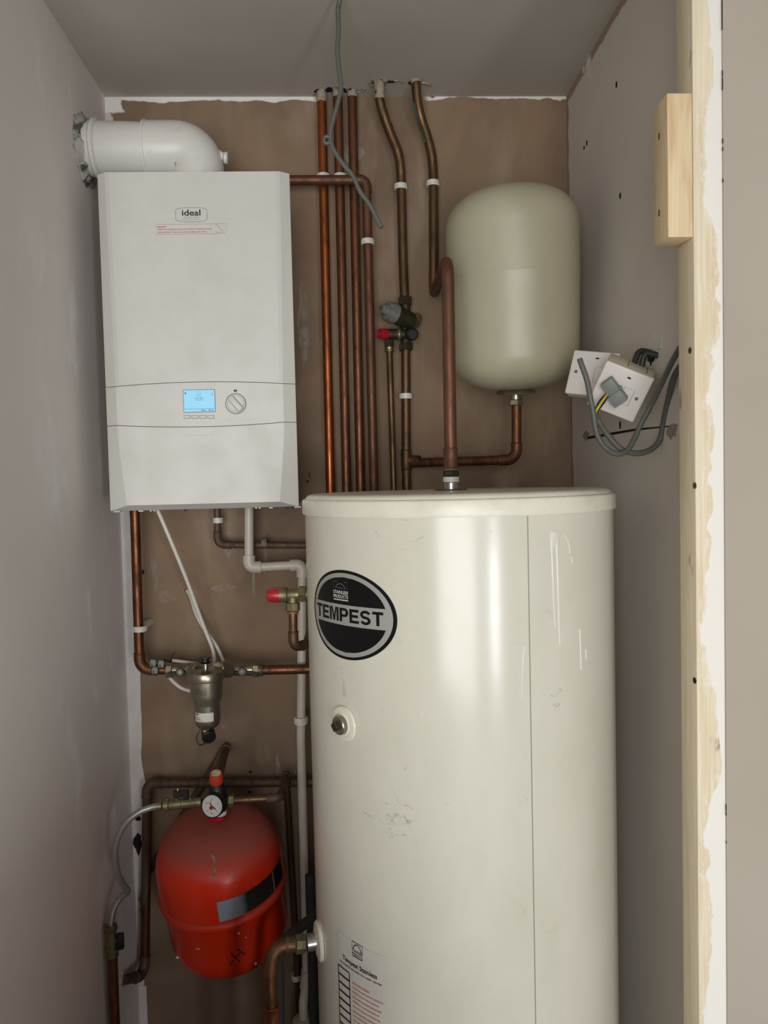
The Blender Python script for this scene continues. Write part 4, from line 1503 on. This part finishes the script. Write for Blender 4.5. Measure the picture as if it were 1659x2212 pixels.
# ---------------------------------------------------------------- magnetic filter
YFi = 1.670
Q = lambda x, y, dy=0.0: at(x, y, YFi + dy)
fb = Q(449, 1572)
fil = thing('magnetic_filter', fb, 'silver canister filter with a white sticker under the boiler', 'filter')
k_ = YFi / 1650
topz = Q(443, 1437).z
axis0 = fb
axf = (Q(444, 1437) - fb).normalized()
Lf = (Q(444, 1437) - fb).length
hh = lambda y: (1572 - y) * k_ * 1.02
MB().lathe([(0, 0), (.014, .0005), (.022, .004), (.027, .011), (.0285, .020), (.0285, hh(1522)), (.0292, hh(1517)), (.0335, hh(1506)), (.0345, hh(1498)), (.0362, hh(1470)), (.0362, hh(1469)), (0, hh(1469))], fb, axf, 48).build('canister', 'nickel', fil)
MB().lathe([(.034, hh(1468)), (.0385, hh(1468)), (.039, hh(1466)), (.039, hh(1452)), (.0378, hh(1450)), (.029, hh(1447)), (.012, hh(1446)), (0, hh(1446))], fb, axf, 48, None).build('canister_cap', 'nickel', fil)
kb = fb + axf * hh(1447)
MB().cyl(kb, kb + axf * .018, .006, None, 18).build('vent_stem', 'steel', fil)
MB().lathe([(0, 0), (.011, 0), (.0125, .002), (.0085, .004), (.0075, .0085), (.0125, .011), (.0125, .0135), (0, .0135)], kb + axf * .014, axf, 24).build('vent_knob', 'black', fil)
# embossed word and sticker on the canister front
def fmap(yc, r, off):
    c = fb + axf * hh(yc)
    return lambda u, v: c + axf * v + V((r + off, 0, 0)) * math.sin(u / r - .14) + V((0, -1, 0)) * ((r + off) * math.cos(u / r - .14))


mb = MB()
text(mb, 'ideal', -.0165, 0, .0285, .0155, fmap(1494, .0362, .0010), .012)
mb.build('embossed_lettering', 'emboss', fil, smooth=False)
fs_ = fmap(1552, .0285, .0004)
sk = MB().grid(lambda u, v: fs_(-.0205 + .043 * u, .0005 + .0195 * v), 14, 2).build('sticker', 'paper', fil)
mb = MB()
fs2 = fmap(1552, .0285, .0009)
text(mb, 'FILTER', -.0185, .0150, .0085, .0034, fs2, .05)
text(mb, 'System 22 mm', -.0185, .0092, .011, .0022, fs2, .02)
text(mb, 'Magnetic', -.0185, .0055, .013, .0022, fs2, .03)
text(mb, 'Clean once a year', -.0185, .0022, .020, .0018, fs2, .01)
mb.build('sticker_lettering', 'print_black', sk, smooth=False)
MB().cyl(fb - axf * .014, fb + axf * .004, .0085, None, 20).build('drain_neck', 'nickel', fil)
dq = Q(452, 1587)
dr = MB().cyl(dq + V((-.005, .010, .004)), dq + V((.002, -.012, -.004)), .0150, None, 28, .002).build('drain_cap', 'black', fil)
MB().cyl(dq + V((-.010, -.006, .016)), dq + V((-.004, -.016, .010)), .0058, None, 18, .001).build('drain_plug', 'nickel', fil)
tet = spline([dq + V((-.006, 0, .022)), dq + V((-.020, -.004, .010)), dq + V((-.027, -.006, -.006)), dq + V((-.020, -.008, -.019)), dq + V((-.008, -.010, -.015)), dq + V((-.002, -.010, -.008))], 8)
MB().tube(tet, .0014, 10).build('cap_tether', 'black', fil)
MB().cyl(Q(470, 1447, .02), Q(496, 1447, .045), .0185, None, 24, .002).build('filter_port', 'nickel', fil)
MB().cyl(Q(432, 1449, .025), Q(418, 1449, .045), .0185, None, 24, .002).build('filter_port', 'nickel', fil)


def iso_valve(label, xs_, yc, Y, nutx, hx):
    S = lambda x, y=yc, dy=0.0: at(x, y, Y + dy)
    v = thing('isolation_valve', S((xs_[0] + xs_[1]) / 2), label, 'valve')
    MB().cyl(S(xs_[0]), S(xs_[1]), .0135, None, 24, .001).build('valve_body', 'nickel', v)
    for (a, b) in nutx:
        MB().nut(S(a), S(b), .0175, 8).build('compression_nut', 'nickel', v)
    MB().cyl(S(hx, yc, -.008), S(hx, yc + 3, -.024), .0072, None, 20).build('spindle', 'nickel', v)
    h = MB().cyl(S(hx, yc + 3, -.021), S(hx, yc + 4, -.029), .0096, None, 26, .0015)
    h.box(S(hx - 16, yc + 5, -.025), (.020, .005, .0042), None, .001, 1).box(S(hx + 17, yc + 6, -.025), (.020, .005, .0048), None, .001, 1)
    h = h.build('lever_handle', 'black', v)
    MB().cyl(S(hx, yc + 4, -.029), S(hx, yc + 4, -.0315), .0048, None, 20, .0006).build('lever_nut', 'brass_dull', h)
    return v


iso_valve('isolation valve with black lever between elbow and silver filter', (372, 420), 1448, 1.752, ((359, 374), (404, 416)), 389)
iso_valve('isolation valve with black lever between silver filter and level copper pipe', (490, 562), 1447, 1.752, ((484, 502), (546, 560)), 523)
a, b = at(560, 1447.5, 1.752), at(680, 1445, 1.752)
pR = pipe('level copper pipe running from the filter behind the cylinder', [a, b, V((.08, 1.752, b.z)), V((.12, 1.752, b.z - .1))], R22, 'copper_dull', {1: .03, 2: .03})
sleeve(pR, at(561, 1447.5, 1.752), at(568, 1447.5, 1.752), R22 + .0028, 'end_ring', 'brass_dull')

# ---------------------------------------------------------------- white cables and small connectors
def cable(label, pts, r, mat, name='cable', cat='cable', n=8):
    o = MB().tube(spline(pts, n), r, 12).build(name, mat, None)
    return tag(o, label, cat)


cable('white cable hanging from the boiler down behind the filter',
      [at(338, 1098, 1.70), at(345, 1112, 1.70), at(374, 1180, 1.72), at(404, 1254, 1.75), at(428, 1320, 1.775), at(446, 1368, 1.785), at(458, 1398, 1.79), at(463, 1422, 1.79), at(462, 1450, 1.79)], .0044, 'cable_white')
cable('thinner white cable leaving a hole in the wall behind the filter',
      [at(404, 1275, YB - .002), at(412, 1290, 1.845), at(423, 1325, 1.825), at(440, 1357, 1.815), at(456, 1378, 1.81), at(470, 1400, 1.805), at(481, 1424, 1.80), at(486, 1442, 1.80), at(487, 1465, 1.80)], .0042, 'cable_white')
cable('short white cable end running level into the grey connectors',
      [at(450, 1437, 1.79), at(430, 1434.5, 1.79), at(405, 1431, 1.785), at(372, 1427, 1.78)], .0042, 'cable_white')
cable('white cable looping below the first isolation valve',
      [at(362, 1450, 1.79), at(366, 1462, 1.785), at(376, 1474, 1.78), at(390, 1485, 1.775), at(405, 1491, 1.772), at(424, 1494, 1.772)], .0042, 'cable_white')
cable('black tape-bound cable core with a thin stray wire by the connectors',
      [at(349, 1436, 1.76), at(356, 1428, 1.762), at(366, 1427, 1.765), at(369, 1424, 1.76), at(373, 1415, 1.75), at(378, 1409, 1.74)], .0011, 'cable_dark')
cable('fat black taped end of the white cable beside the grey connectors', [at(352, 1426.5, 1.772), at(361, 1427, 1.775), at(370, 1428, 1.78)], .0034, 'cable_dark')
for (x, y, l) in ((330, 1433, 'grey lever connector nearest the elbow, top left of the trio'), (347.5, 1435, 'grey lever connector on the right of the trio by the valve'), (334, 1449, 'grey lever connector lowest of the trio against the elbow')):
    q = at(x, y, 1.741)
    root = thing('wire_connector', q, l, 'connector')
    Rr = Matrix.Rotation(.15, 3, 'Y') @ Matrix.Rotation(.35, 3, 'Z')
    MB().box(q, (.0125, .010, .0135), Rr, .001, 1).box(q + V((.001, -.001, .0072)), (.011, .008, .004), Rr, .0008, 1).build('connector_body', 'connector', root)
    MB().box(q + V((-.001, -.0052, -.001)), (.0028, .001, .0028), Rr).box(q + V((0, -.0052, -.0048)), (.009, .001, .0012), Rr).build('wire_entry', 'hole', root)
q = at(322, 1423, 1.78)
cable('thin grey wires twisting from the connectors to the wall', [at(320, 1426, 1.80), at(323, 1420, 1.79), at(331, 1418, 1.78), at(340, 1420, 1.765), at(336, 1428, 1.75)], .0013, 'cable_grey')

# ================================================================== lower pipes
YQ = 1.822
a, b = at(318, 1692, YQ), at(720, 1689, YQ)
c_ = at(312.5, 2108, YQ - .004)
e_ = atX(266, 2117, XL + .004)
pH = pipe('dusty copper pipe framing the red vessel on its top and left', [b, a, c_, e_], R22, 'copper_dusty', {1: .02, 2: .022}, (1, 2))
bot = MB().tube([at(316.9, 1790, YQ), at(312.8, 2085, YQ - .004)], R22 + .0003, 20, False).build('bare_copper', 'copper', pH)
for s in range(1):
    MB().prism(ragged(V((XL + .001, e_.y, e_.z)), EYv, EZv, .017, .017, 18, .25, 31), (.0025, 0, 0)).build('plaster_collar', 'plaster_white', wall_left, smooth=False)

# discharge pipe behind the safety valve
YG = 1.60
g0 = at(470, 1684, YG + .012)
g1 = at(489, 1612, 1.8485)
g2 = at(318, 1886, 1.8485)
dis = pipe('dusty copper discharge pipe slanting down the wall behind the red vessel', [g0, g1 - V((0, .0, 0)), g2], R22 * .86, 'copper_dusty', {1: .016}, (1,))

# filling pipe: right of the safety group, back to the wall and down
p0, p1 = at(496, 1729, YG), at(606, 1723, YG)
YFp = 1.797
p2 = at(618, 1672, YFp)
p3 = at(641, 2060, YFp + .02)
p4_ = V((p3.x + .004, p3.y, .01))
fill = pipe('copper pipe from the gauge valve to the wall and down beside it', [p0, p1, p2, p3, p4_], R15 + .0006, 'copper_old', {1: .014, 2: .014, 3: .1}, (1, 2), emat='copper_dusty')
fill.data.materials[0] = MAT['copper_old']
clip('white clip low down on the thin dark pipe behind the waste pipe', (640.5, 2110), YFp + .02, R15 + .001)

# black lagged pipe
lag = MB().tube(spline([at(760, 1925, 1.60), at(700, 1962, 1.56), at(668, 1988, 1.53), at(640, 2010, 1.50), at(612, 2036, 1.46), at(601, 2072, 1.44), at(603, 2140, 1.43), at(604, 2240, 1.42), V((at(604, 2240, 1.42).x, 1.42, .01))], 8), .0105, 18).build('insulated_pipe', 'lagging', None)
tag(lag, 'black lagged pipe slanting from behind the cylinder to the copper bend', 'pipe')
up = MB().tube([at(671, 1890, 1.670), at(676, 2030, 1.670), at(680, 2200, 1.670), V((at(680, 2200, 1.670).x, 1.670, .01))], .0125, 18).build('insulated_pipe', 'lagging', None)
tag(up, 'black foam-covered upright pipe half hidden behind the cylinder edge', 'pipe')

# copper bend from the lower boss
e0 = c2_ + n2_ * .028
y_ = e0.y
q1 = at(589, 2043, y_ - .012)
q2 = at(583, 2110, y_ - .02)
q3 = at(588, 2215, y_ - .03)
q4 = V((q3.x + .004, q3.y, .01))
bend = MB().tube(rounded([e0, q1, q2, q3, q4], {1: .032, 2: .1, 3: .1}), R22 + .0004, 22).build('copper_pipe', 'copper', None)
tag(bend, 'copper pipe bending down from the low boss of the cylinder', 'pipe')
dd = (q1 - e0).normalized()
MB().nut(e0, e0 + dd * .018, .0165, 8).build('compression_nut', 'brass_dull', bend)
sleeve(bend, e0 + dd * .018, e0 + dd * .034, R22 + .0022, 'sleeve', 'brass_dull')
ar, d1, d2 = arc(e0, q1, q2, .032)
MB().tube([ar[0] - d1 * .012] + ar + [ar[-1] + d2 * .02], R22 + .0022, 22).build('elbow', 'copper_dull', bend)
q = at(587, 2186, y_ - .027)
sleeve(bend, q + EZv * .012, q - EZv * .03, R22 + .002, 'coupling', 'copper_bright')

# ---------------------------------------------------------------- red expansion vessel
YRv = 1.655
cr_ = at(484, 1915, YRv)
tx, ty = math.radians(13), math.radians(-3.5)
axr = V((math.sin(ty), -math.sin(tx), math.cos(tx))).normalized()
rv = thing('expansion_vessel', cr_ - axr * .15, 'dusty red expansion vessel with a dark and silver band label', 'expansion vessel')
RR = .1345
HT, HBm = .176, .170
def rprof():
    pr = [(0, -HBm)]
    for i in range(1, 13):
        a = PI / 2 * i / 12
        pr.append((RR * .955 * math.sin(a) ** .66, -HBm + .085 * (1 - math.cos(a))))
    pr += [(RR * .965, .0)]
    pr += [(RR * .975, .004), (RR * 1.02, .006), (RR * 1.034, .011), (RR * 1.034, .016), (RR * 1.02, .021), (RR, .024)]
    for i in range(0, 13):
        a = PI / 2 * i / 12
        pr.append((RR * math.cos(a) ** .62 if i < 12 else 0, HT - .112 + .112 * math.sin(a)))
    return pr


MB().lathe(rprof(), cr_, axr, 80).build('vessel_body', 'red_vessel', rv)
xr, yr, _ = frame(axr)
# label band wrapped round the shoulder above the seam
def rpt(th, h, off):
    fwd = (V((0, -1, 0)) - axr * axr.dot(V((0, -1, 0)))).normalized()
    sd = fwd.cross(axr).normalized()
    if sd.x < 0:
        sd = -sd
    return cr_ + axr * h + (fwd * math.cos(th) + sd * math.sin(th)) * (RR + off)


t = NT('vessel_label')
pz = t.sep(t.objco())
nn_ = t.noise(t.objco(), 14, 3)
dx_ = t.math('ADD', pz[0], t.math('MULTIPLY', nn_, .02))
t.set(t.mix(t.ramp(dx_, .052, .070), lin((150, 160, 172)), lin((40, 40, 34))), .28, .25)
MAT['vessel_label'] = t.m
bandl = MB().grid(lambda u, v: rpt(.10 + 1.30 * u, +.031 + .048 * v, .0006), 30, 3).build('band_label', 'vessel_label', rv)
MB().grid(lambda u, v: rpt(1.06 + .035 * u, +.032 + .046 * v, .0010), 3, 3).build('label_strip', simple('olive_print', (120, 112, 60), .4), bandl)
fnm = lambda u, v: None
def rlow(x, y):
    d = ray(x, y)
    # hit the lower bowl: march along the ray to the lathe surface
    best = None
    t0 = 1.3
    for i in range(600):
        p = CAM + d * (t0 + i * .0008)
        w = p - cr_
        h = w.dot(axr)
        rad = (w - axr * h).length
        for (r1, h1), (r2, h2) in zip(RP, RP[1:]):
            if h1 <= h <= h2 and h2 > h1:
                if rad <= r1 + (r2 - r1) * (h - h1) / (h2 - h1) + .0009:
                    return p
    return CAM + d * 1.55


RP = rprof()
ink = MB()
for seg_ in (((499, 2059), (508, 2069), (518, 2077)), ((512, 2050), (520, 2055), (529, 2063)), ((508, 2070), (521, 2057)), ((496, 2087), (504, 2074)), ((493, 2078), (506, 2074))):
    ink.tube([rlow(*p) for p in seg_], .0011, 8)
ink.build('marker_scribble', 'print_black', rv)
sp = MB()
rnd = random.Random(8)
for (x, y, r) in ((516, 2016, 2), (531, 2025, 1.4), (552, 2081, 3), (384, 2068, 3), (429, 2050, 1.6), (424, 2049, 1.2)):
    p = rlow(x, y)
    sp.cyl(p + V((0, .0005, 0)), p - V((0, .0006, 0)), r * .001, None, 12)
sp.build('paint_speck', 'print_white', rv)['kind'] = 'stuff'
ru = MB()
for pts in (((458, 1848), (462, 1856), (464, 1870)), ((462, 1868), (463, 1890), (459, 1908)), ((503, 1885), (505, 1895))):
    P_ = [rlow(*p) + V((0, .0026, -.0004)) for p in pts]
    ru.tube(spline(P_, 5), [.0035, .004, .0042, .0042, .004, .0038, .003, .003, .0026, .002, .001][:len(spline(P_, 5))], 8)
ru.build('rust_run', simple('rust_run', (150, 110, 78), .7, 0, (110, 70, 44), 120), rv)['kind'] = 'stuff'

# ---------------------------------------------------------------- safety group with gauge
S = lambda x, y, dy=0.0: at(x, y, YG + dy)
sgp = thing('safety_valve', S(472, 1764), 'black safety valve with pressure gauge and red top on the red vessel', 'valve')
topv = cr_ + axr * (HT - .002)
MB().tube([topv, S(474, 1762), S(474, 1752)], .0125, 22).build('red_neck', 'red_cap', sgp)
MB().cyl(S(474, 1759), S(474, 1750), .0150, None, 22, .001).build('white_tape', 'plastic', sgp)
MB().lathe([(0, 0), (.013, 0), (.017, .012), (.0185, .03), (.018, .052), (.0135, .060), (.0135, .083), (0, .083)], S(474, 1754), (S(468, 1686, .012) - S(474, 1754)), 26).build('valve_body', 'black', sgp)
cap0 = S(467.5, 1689, .008)
capd = (S(466, 1664, -.004) - cap0).normalized()
rc = MB().lathe([(0, 0), (.0140, 0), (.0146, .004), (.0140, .018), (.0122, .024), (.0105, .0245), (.0105, .0225), (0, .0225)], cap0, capd, 30).build('red_cap', 'red_orange', sgp)
MB().cyl(cap0 + capd * .0225, cap0 + capd * .0238, .0104, None, 28).build('cream_disc', 'cream', rc)
gc = S(459, 1741, -.030)
gd = (V((-.20, -.92, .16))).normalized()
gau = MB().lathe([(0, -.015), (.021, -.015), (.0242, -.011), (.0246, .001), (.0236, .003), (.0220, .003), (.0220, .0005), (0, .0005)], gc, gd, 44).build('gauge_case', 'black', sgp)
MB().cyl(gc - gd * .012, S(470, 1738, .0), .011, None, 20).build('gauge_stem', 'black', gau)
fx, fy, _ = frame(gd)
fx = V((1, 0, 0)) - gd * gd.x
fx.normalize()
fy = gd.cross(fx)
if fy.z < 0:
    fy = -fy
face = MB().cyl(gc + gd * .0006, gc + gd *   .0012, .0219, None, 44).build('gauge_face', 'gauge_face', gau)
gf = planar(gc + gd * .0015, fx, fy)
mb = MB()
for k in range(25):
    a = math.radians(225 - 270 * k / 24)
    l = .0030 if k % 6 == 0 else .0016
    outline(mb, [(.0182 * math.cos(a), .0182 * math.sin(a)), ((.0182 - l) * math.cos(a), (.0182 - l) * math.sin(a))], .0005, gf, False)
for k, s_ in enumerate(('0', '1', '2', '3', '4')):
    a = math.radians(225 - 67.5 * k)
    text(mb, s_, .0130 * math.cos(a) - .001, .0130 * math.sin(a) - .0012, .0018, .0026, gf, .02)
text(mb, 'bar', -.0035, -.0155, .006, .0026, gf, .02)
mb.build('gauge_scale', 'print_black', face, smooth=False)
mb = MB()
gf2 = planar(gc + gd * .0022, fx, fy)
a = math.radians(138)
ca, sa = math.cos(a), math.sin(a)
mb.add([gf2(.0155 * ca, .0155 * sa), gf2(-.001 * sa, .001 * ca), gf2(-.010 * ca - .0012 * sa, -.010 * sa + .0012 * ca), gf2(-.010 * ca + .0012 * sa, -.010 * sa - .0012 * ca), gf2(.001 * sa, -.001 * ca)], [(0, 1, 2, 3, 4)])
mb.build('gauge_needle', 'print_black', face, smooth=False)
mb = MB()
gf3 = planar(gc + gd * .0024, fx, fy)
mb.add([gf3(-.002 + .0042 * math.cos(2 * PI * k / 20), -.0035 + .0042 * math.sin(2 * PI * k / 20)) for k in range(20)], [tuple(range(20))])
mb.add([gf3(-.003, -.003), gf3(-.001, -.003), gf3(-.003, .013), gf3(-.0036, .013)], [(0, 1, 2, 3)])
mb.build('red_marker', 'red_cap', face, smooth=False)
MB().nut(S(494, 1730), S(507, 1729), .0138).build('outlet_nut', 'brass_dull', sgp)
MB().cyl(S(474, 1731, .004), S(496, 1730), .0112, None, 20).build('side_port', 'black', sgp)

# ---------------------------------------------------------------- filling loop
YH = 1.585
L_ = lambda x, y, dy=0.0: at(x, y, YH + dy)
fv = thing('filling_valve', L_(395, 1738), 'brass filling valve with black lever left of the gauge', 'valve')
MB().cyl(L_(352, 1740), L_(436, 1732), .0098, None, 22, .001).build('valve_body', 'brass_dull', fv)
MB().cyl(L_(354, 1740), L_(366, 1739), .0125, None, 24, .0015).cyl(L_(366, 1739), L_(393, 1736), .0108, None, 22, .001).build('union_nut', 'brass_dull', fv)
for (x, y) in ((361, 1728), (381, 1728), (411, 1726)):
    MB().cyl(L_(x, y + 6), L_(x, y - 4), .0042, .0036, 14, .0008).build('valve_pin', 'brass_dull', fv)
q = L_(391, 1714)
MB().box(q, (.031, .010, .0135), Matrix.Rotation(-.03, 3, 'Y'), .0015, 1).box(L_(402, 1719), (.010, .009, .010), None, .001, 1).build('lever_handle', 'black', fv)
MB().cyl(L_(384, 1708), L_(384, 1702), .0025, .0015, 12).build('lever_pin', 'brass', fv)
hose_pts = [L_(350, 1741), L_(328, 1744), L_(300, 1755, -.005), L_(272, 1778, -.01), L_(254, 1812, -.012), L_(248, 1850, -.01), L_(254, 1886, 0), L_(268, 1914, .02), L_(276, 1926, .03), L_(262, 1938, .035), L_(248, 1958, .03), L_(241, 1980, .025), L_(239, 2002, .022)]
hs_ = spline(hose_pts, 8)
hose = tag(MB().tube(hs_, .0066, 18).build('flexible_hose', 'braid', None), 'braided silver filling hose looping beside the red vessel', 'hose')
MB().tube([hs_[0], hs_[1], hs_[4]], .0076, 18).build('hose_ferrule', 'nickel', hose)
MB().tube([hs_[-1], hs_[-4]], .0078, 18).build('hose_ferrule', 'nickel', hose)
YI = hose_pts[-1].y
I_ = lambda x, y, dy=0.0: at(x, y, YI + dy)
wv = thing('filling_valve', I_(241, 2058), 'brass filling valve with black lever low on the left wall', 'valve')
MB().cyl(I_(239, 2000), I_(242, 2066), .0108, None, 22, .001).build('valve_body', 'brass_dull', wv)
MB().cyl(I_(239, 1999), I_(239.5, 2012), .0138, .0128, 24, .0015).build('hose_nut', 'brass_dull', wv)
for s in (-1, 1):
    MB().cyl(I_(239 + 9 * s, 2006), I_(239 + 15 * s, 2003), .0045, .003, 12, .001).build('nut_lug', 'brass_dull', wv)
MB().cyl(I_(242, 2048), I_(242.5, 2066), .0128, .0132, 24, .0015).build('pipe_nut', 'brass_dull', wv)
MB().cyl(I_(242, 2031), I_(255, 2031), .0062, None, 16).build('spindle', 'brass_dull', wv)
MB().box(I_(259.5, 2033, -.002), (.0155, .012, .034), None, .003, 2).build('lever_handle', 'black', wv)
pipe('copper pipe rising from the floor to the low wall valve', [I_(242.5, 2060), I_(248, 2212), V((I_(248, 2212).x, YI, .01))], R22 * .96, 'copper_dull')

# ================================================================== sockets on the right
def oriented(px_c, Y, u, v):
    c = at(px_c[0], px_c[1], Y)
    def world(a):
        return r_ * a[0] - u_ * a[1] + f_ * a[2]
    U = world(u).normalized()
    Vv = world(v)
    Vv = (Vv - U * U.dot(Vv)).normalized()
    N = U.cross(Vv).normalized()
    if N.dot(f_) < 0:
        N = -N
    return c, U, Vv, N                    # N points away from the viewer


def spur(label, px_c, Y, u, v, box_d):
    c, U, W, N = oriented(px_c, Y, u, v)
    Rm = Matrix((U, W, N)).transposed()
    root = thing('fused_spur', c, label, 'fused spur')
    MB().box(c + N * .004, (.086, .086, .009), Rm, .003, 3).build('face_plate', 'socket', root)
    if box_d:
        bx = MB().box(c + N * (.009 + box_d / 2), (.082, .082, box_d), Rm, .002, 2).build('back_box', 'socket_box', root)
        MB().box(c + N * (.014 + box_d * .3) + U * .0415 + W * .012, (.003, .026, .012), Rm, .001, 1).build('box_lug', 'socket_box', bx)
        for s in (-.006, .028):
            MB().box(c + N * (.011 + box_d * .5) + U * s - W * .0413, (.0008, .001, box_d * .7), Rm).build('knockout_slot', 'hole', bx)
    for s in (-1, 1):
        k = MB().cyl(c + U * .0302 * s - N * .0012, c + U * .0302 * s + N * .0004, .0032, None, 18).build('plate_screw', 'steel', root)
        MB().box(c + U * .0302 * s - N * .0013, (.0008, .005, .0006), Rm).build('screw_slot', 'hole', k)
    fn_ = planar(c - N * .0008, U, W)
    mb = MB()
    outline(mb, [(.004, -.012), (.022, -.012), (.022, .018), (.004, .018)], .0007, fn_)
    mb.build('fuse_carrier_line', 'print_grey', root, smooth=False)
    mb = MB().box(c + U * .004 - W * .029 - N * .0008, (.006, .0028, .0006), Rm, .0002, 1).build('neon_slot', 'hole', root)
    return c, U, W, N


cB, UB, WB, NB = spur('flat white fused spur plate dangling beside the cream vessel', (1279, 806), 1.415, (.0746, .0144, -.038), (-.0212, .0848, -.009), .020)
cF, UF, WF, NF = spur('white fused spur in cream back box with grey connector across it', (1339, 847), 1.315, (.0774, .0347, -.0146), (-.0224, .0695, .0455), .054)
# grey connector block in front of the nearer spur
cq = cF - NF * .012 - U_ * 0 if False else cF - NF * .0125
cq = cq + (at(1329, 841, cq.y) - at(1339, 847, cq.y))
con = thing('cable_connector', cq, 'grey snap connector block lying across the nearer spur plate', 'connector')
du = V(UF * .72 + WF * .42).normalized()
dw = NF.cross(du).normalized()
if dw.z > 0:
    dw = -dw
Rc = Matrix((du, dw, NF)).transposed()
MB().box(cq - du * .0115, (.026, .023, .017), Rc, .002, 2).build('plug_half', 'connector', con)
MB().box(cq + du * .012 + dw * .002, (.022, .026, .020), Rc, .0015, 2).build('socket_half', 'connector', con)
MB().box(cq + du * .001 - dw * .0125, (.006, .003, .010), Rc, .0006, 1).build('snap_tab', 'connector', con)
tipw = at(1286, 894, cq.y + .004)
for k, (m, off, l) in enumerate((('yellow', (0, 0), 'yellow wire from the grey connector to the cut cable'), ('cable_dark', (-3.0, -2), 'brown-black wire from the grey connector to the cut cable'), ('blue', (3, 1), 'dark blue wire from the grey connector to the cut cable'))):
    s_ = cq - du * .004 + dw * .010 + NF * .003 * (k - 1)
    m1 = at(1303 + off[0] * 1.5, 864 + off[1], cq.y - .006 + .004 * k)
    m2 = at(1290 + off[0], 884 + off[1], cq.y - .008 + .003 * k)
    o = MB().tube(spline([s_, m1, m2, tipw + V((0, .0015 * k, 0))], 8), .0017 if k else .0021, 10).build('insulated_wire', m, None)
    tag(o, l, 'wire')
Yc = cq.y - .012
C_ = lambda x, y, dy=0.0: at(x, y, Yc + dy)
cable('grey cable looping from the dangling plate down and back behind the stud',
      [C_(1252, 775, -.004), C_(1257, 790, -.006), C_(1268, 822, -.008), C_(1275, 858, -.008), C_(1282, 895, -.004), C_(1288, 932, 0), C_(1300, 958, 0), C_(1319, 976, 0), C_(1338, 980.5, 0), C_(1355, 973, .004), C_(1370, 948, .008), C_(1385, 915, .008), C_(1406, 875, .0), C_(1432, 822, -.04), C_(1455, 775, -.09), C_(1478, 738, -.13)], .0047, 'cable_grey')
cable('grey cable curling from the yellow wire round to the timber stud',
      [tipw + V((-.001, 0, .004)), C_(1293, 910, 0.022), C_(1310, 936, 0.016), C_(1332, 962, 0.014), C_(1352, 975, 0.014), C_(1380, 979, 0.016), C_(1408, 970, 0.018), C_(1426, 948, 0.018), C_(1434, 910, 0.008), C_(1443, 866, -0.012), C_(1456, 815, -0.052), C_(1486, 768, -0.102)], .0052, 'cable_grey')
for k, (dx, l) in enumerate(((0, 'upper black cable entering the wall above the cream back box'), (10, 'lower black cable entering the wall above the cream back box'))):
    s_ = cF + NF * .054 + UF * (.004 + .014 * k) - WF * .036
    e_ = on_right(1410 + dx, 764 + 4 * k)
    m_ = (s_ + e_) / 2 + V((-.006, 0, .014))
    cable(l, [s_, m_, e_ + V((.002, 0, 0))], .0055, 'cable_dark')

# ---------------------------------------------------------------- dangling ceiling cable
Yk = 1.47
K = lambda x, y, dy=0.0: at(x, y, Yk + dy)
ct = K(733.5, -30)
kpts = [V((ct.x, Yk - .02, ZT + .01)), K(733, 2, -.01), K(730, 24), K(731.5, 62), K(729, 106), K(732.5, 152), K(736.5, 188), K(730, 222), K(719, 262), K(713.5, 294), K(720, 322), K(741.5, 355), K(763, 381), K(778, 414), K(797, 440), K(812, 468), K(824, 492)]
kc = cable('loose grey cable with a knot hanging from the ceiling', kpts, .0044, 'cable_grey')
lp = [K(711, 308), K(704, 310), K(700, 304), K(702, 297), K(708, 295), K(714, 299)]
MB().tube(spline(lp, 6), .0036, 10).build('knot_loop', 'cable_grey', kc)

# ================================================================== light
def area(name, loc, target, sx, sy, power, color, spread=180):
    l = bpy.data.lights.new(name, 'AREA')
    l.shape = 'RECTANGLE'
    l.size, l.size_y = sx, sy
    l.energy = power
    l.color = color
    l.spread = math.radians(spread)
    o = bpy.data.objects.new(name, l)
    COL.objects.link(o)
    o.location = loc
    d = V(target) - V(loc)
    o.rotation_euler = d.to_track_quat('-Z', 'Y').to_euler()
    return o


LC = (1.0, .985, .945)
wy = YR + .001
area('window_light', (-.45, wy, (WZ0 + WZ1) / 2), (-.45, 0, (WZ0 + WZ1) / 2), 1.8, WZ1 - WZ0, 79, LC)
area('window_gap_light', (1.38, wy + .01, .68), (1.38, 0, .68), .36, 1.05, 27, (.94, .97, 1.0))
w = bpy.data.worlds.new('world')
w.use_nodes = True
w.node_tree.nodes['Background'].inputs[0].default_value = (.75, .85, 1, 1)
w.node_tree.nodes['Background'].inputs[1].default_value = 1.0
SC.world = w
SC.cycles.max_bounces = 10
SC.cycles.diffuse_bounces = 5
SC.cycles.use_denoising = True
SC.view_settings.view_transform = 'Standard'
SC.view_settings.look = 'None'
SC.view_settings.gamma = 1
SC.view_settings.exposure = 0.0
SC.view_settings.use_curve_mapping = False

# repeats of one kind carry one group
for o in list(COL.objects):
    if o.parent is not None or 'label' not in o:
        continue
    k = o.name.split('.')[0]
    if k == 'pipe_clip':
        o['group'] = 'plastic clips holding the pipes to the wall'
    elif k == 'wire_connector':
        o['group'] = 'grey lever connectors by the filter'
    elif k == 'fused_spur':
        o['group'] = 'fused spurs dangling from the wall'
    elif k == 'isolation_valve':
        o['group'] = 'isolation valves beside the filter'
    elif k == 'insulated_wire':
        o['group'] = 'insulated wires of the grey connector'
    elif o['label'] in riser_lab:
        o['group'] = 'copper risers in a row behind the cylinder'
    elif k == 'cable' and 'white' in o['label']:
        o['group'] = 'white cables around the filter'
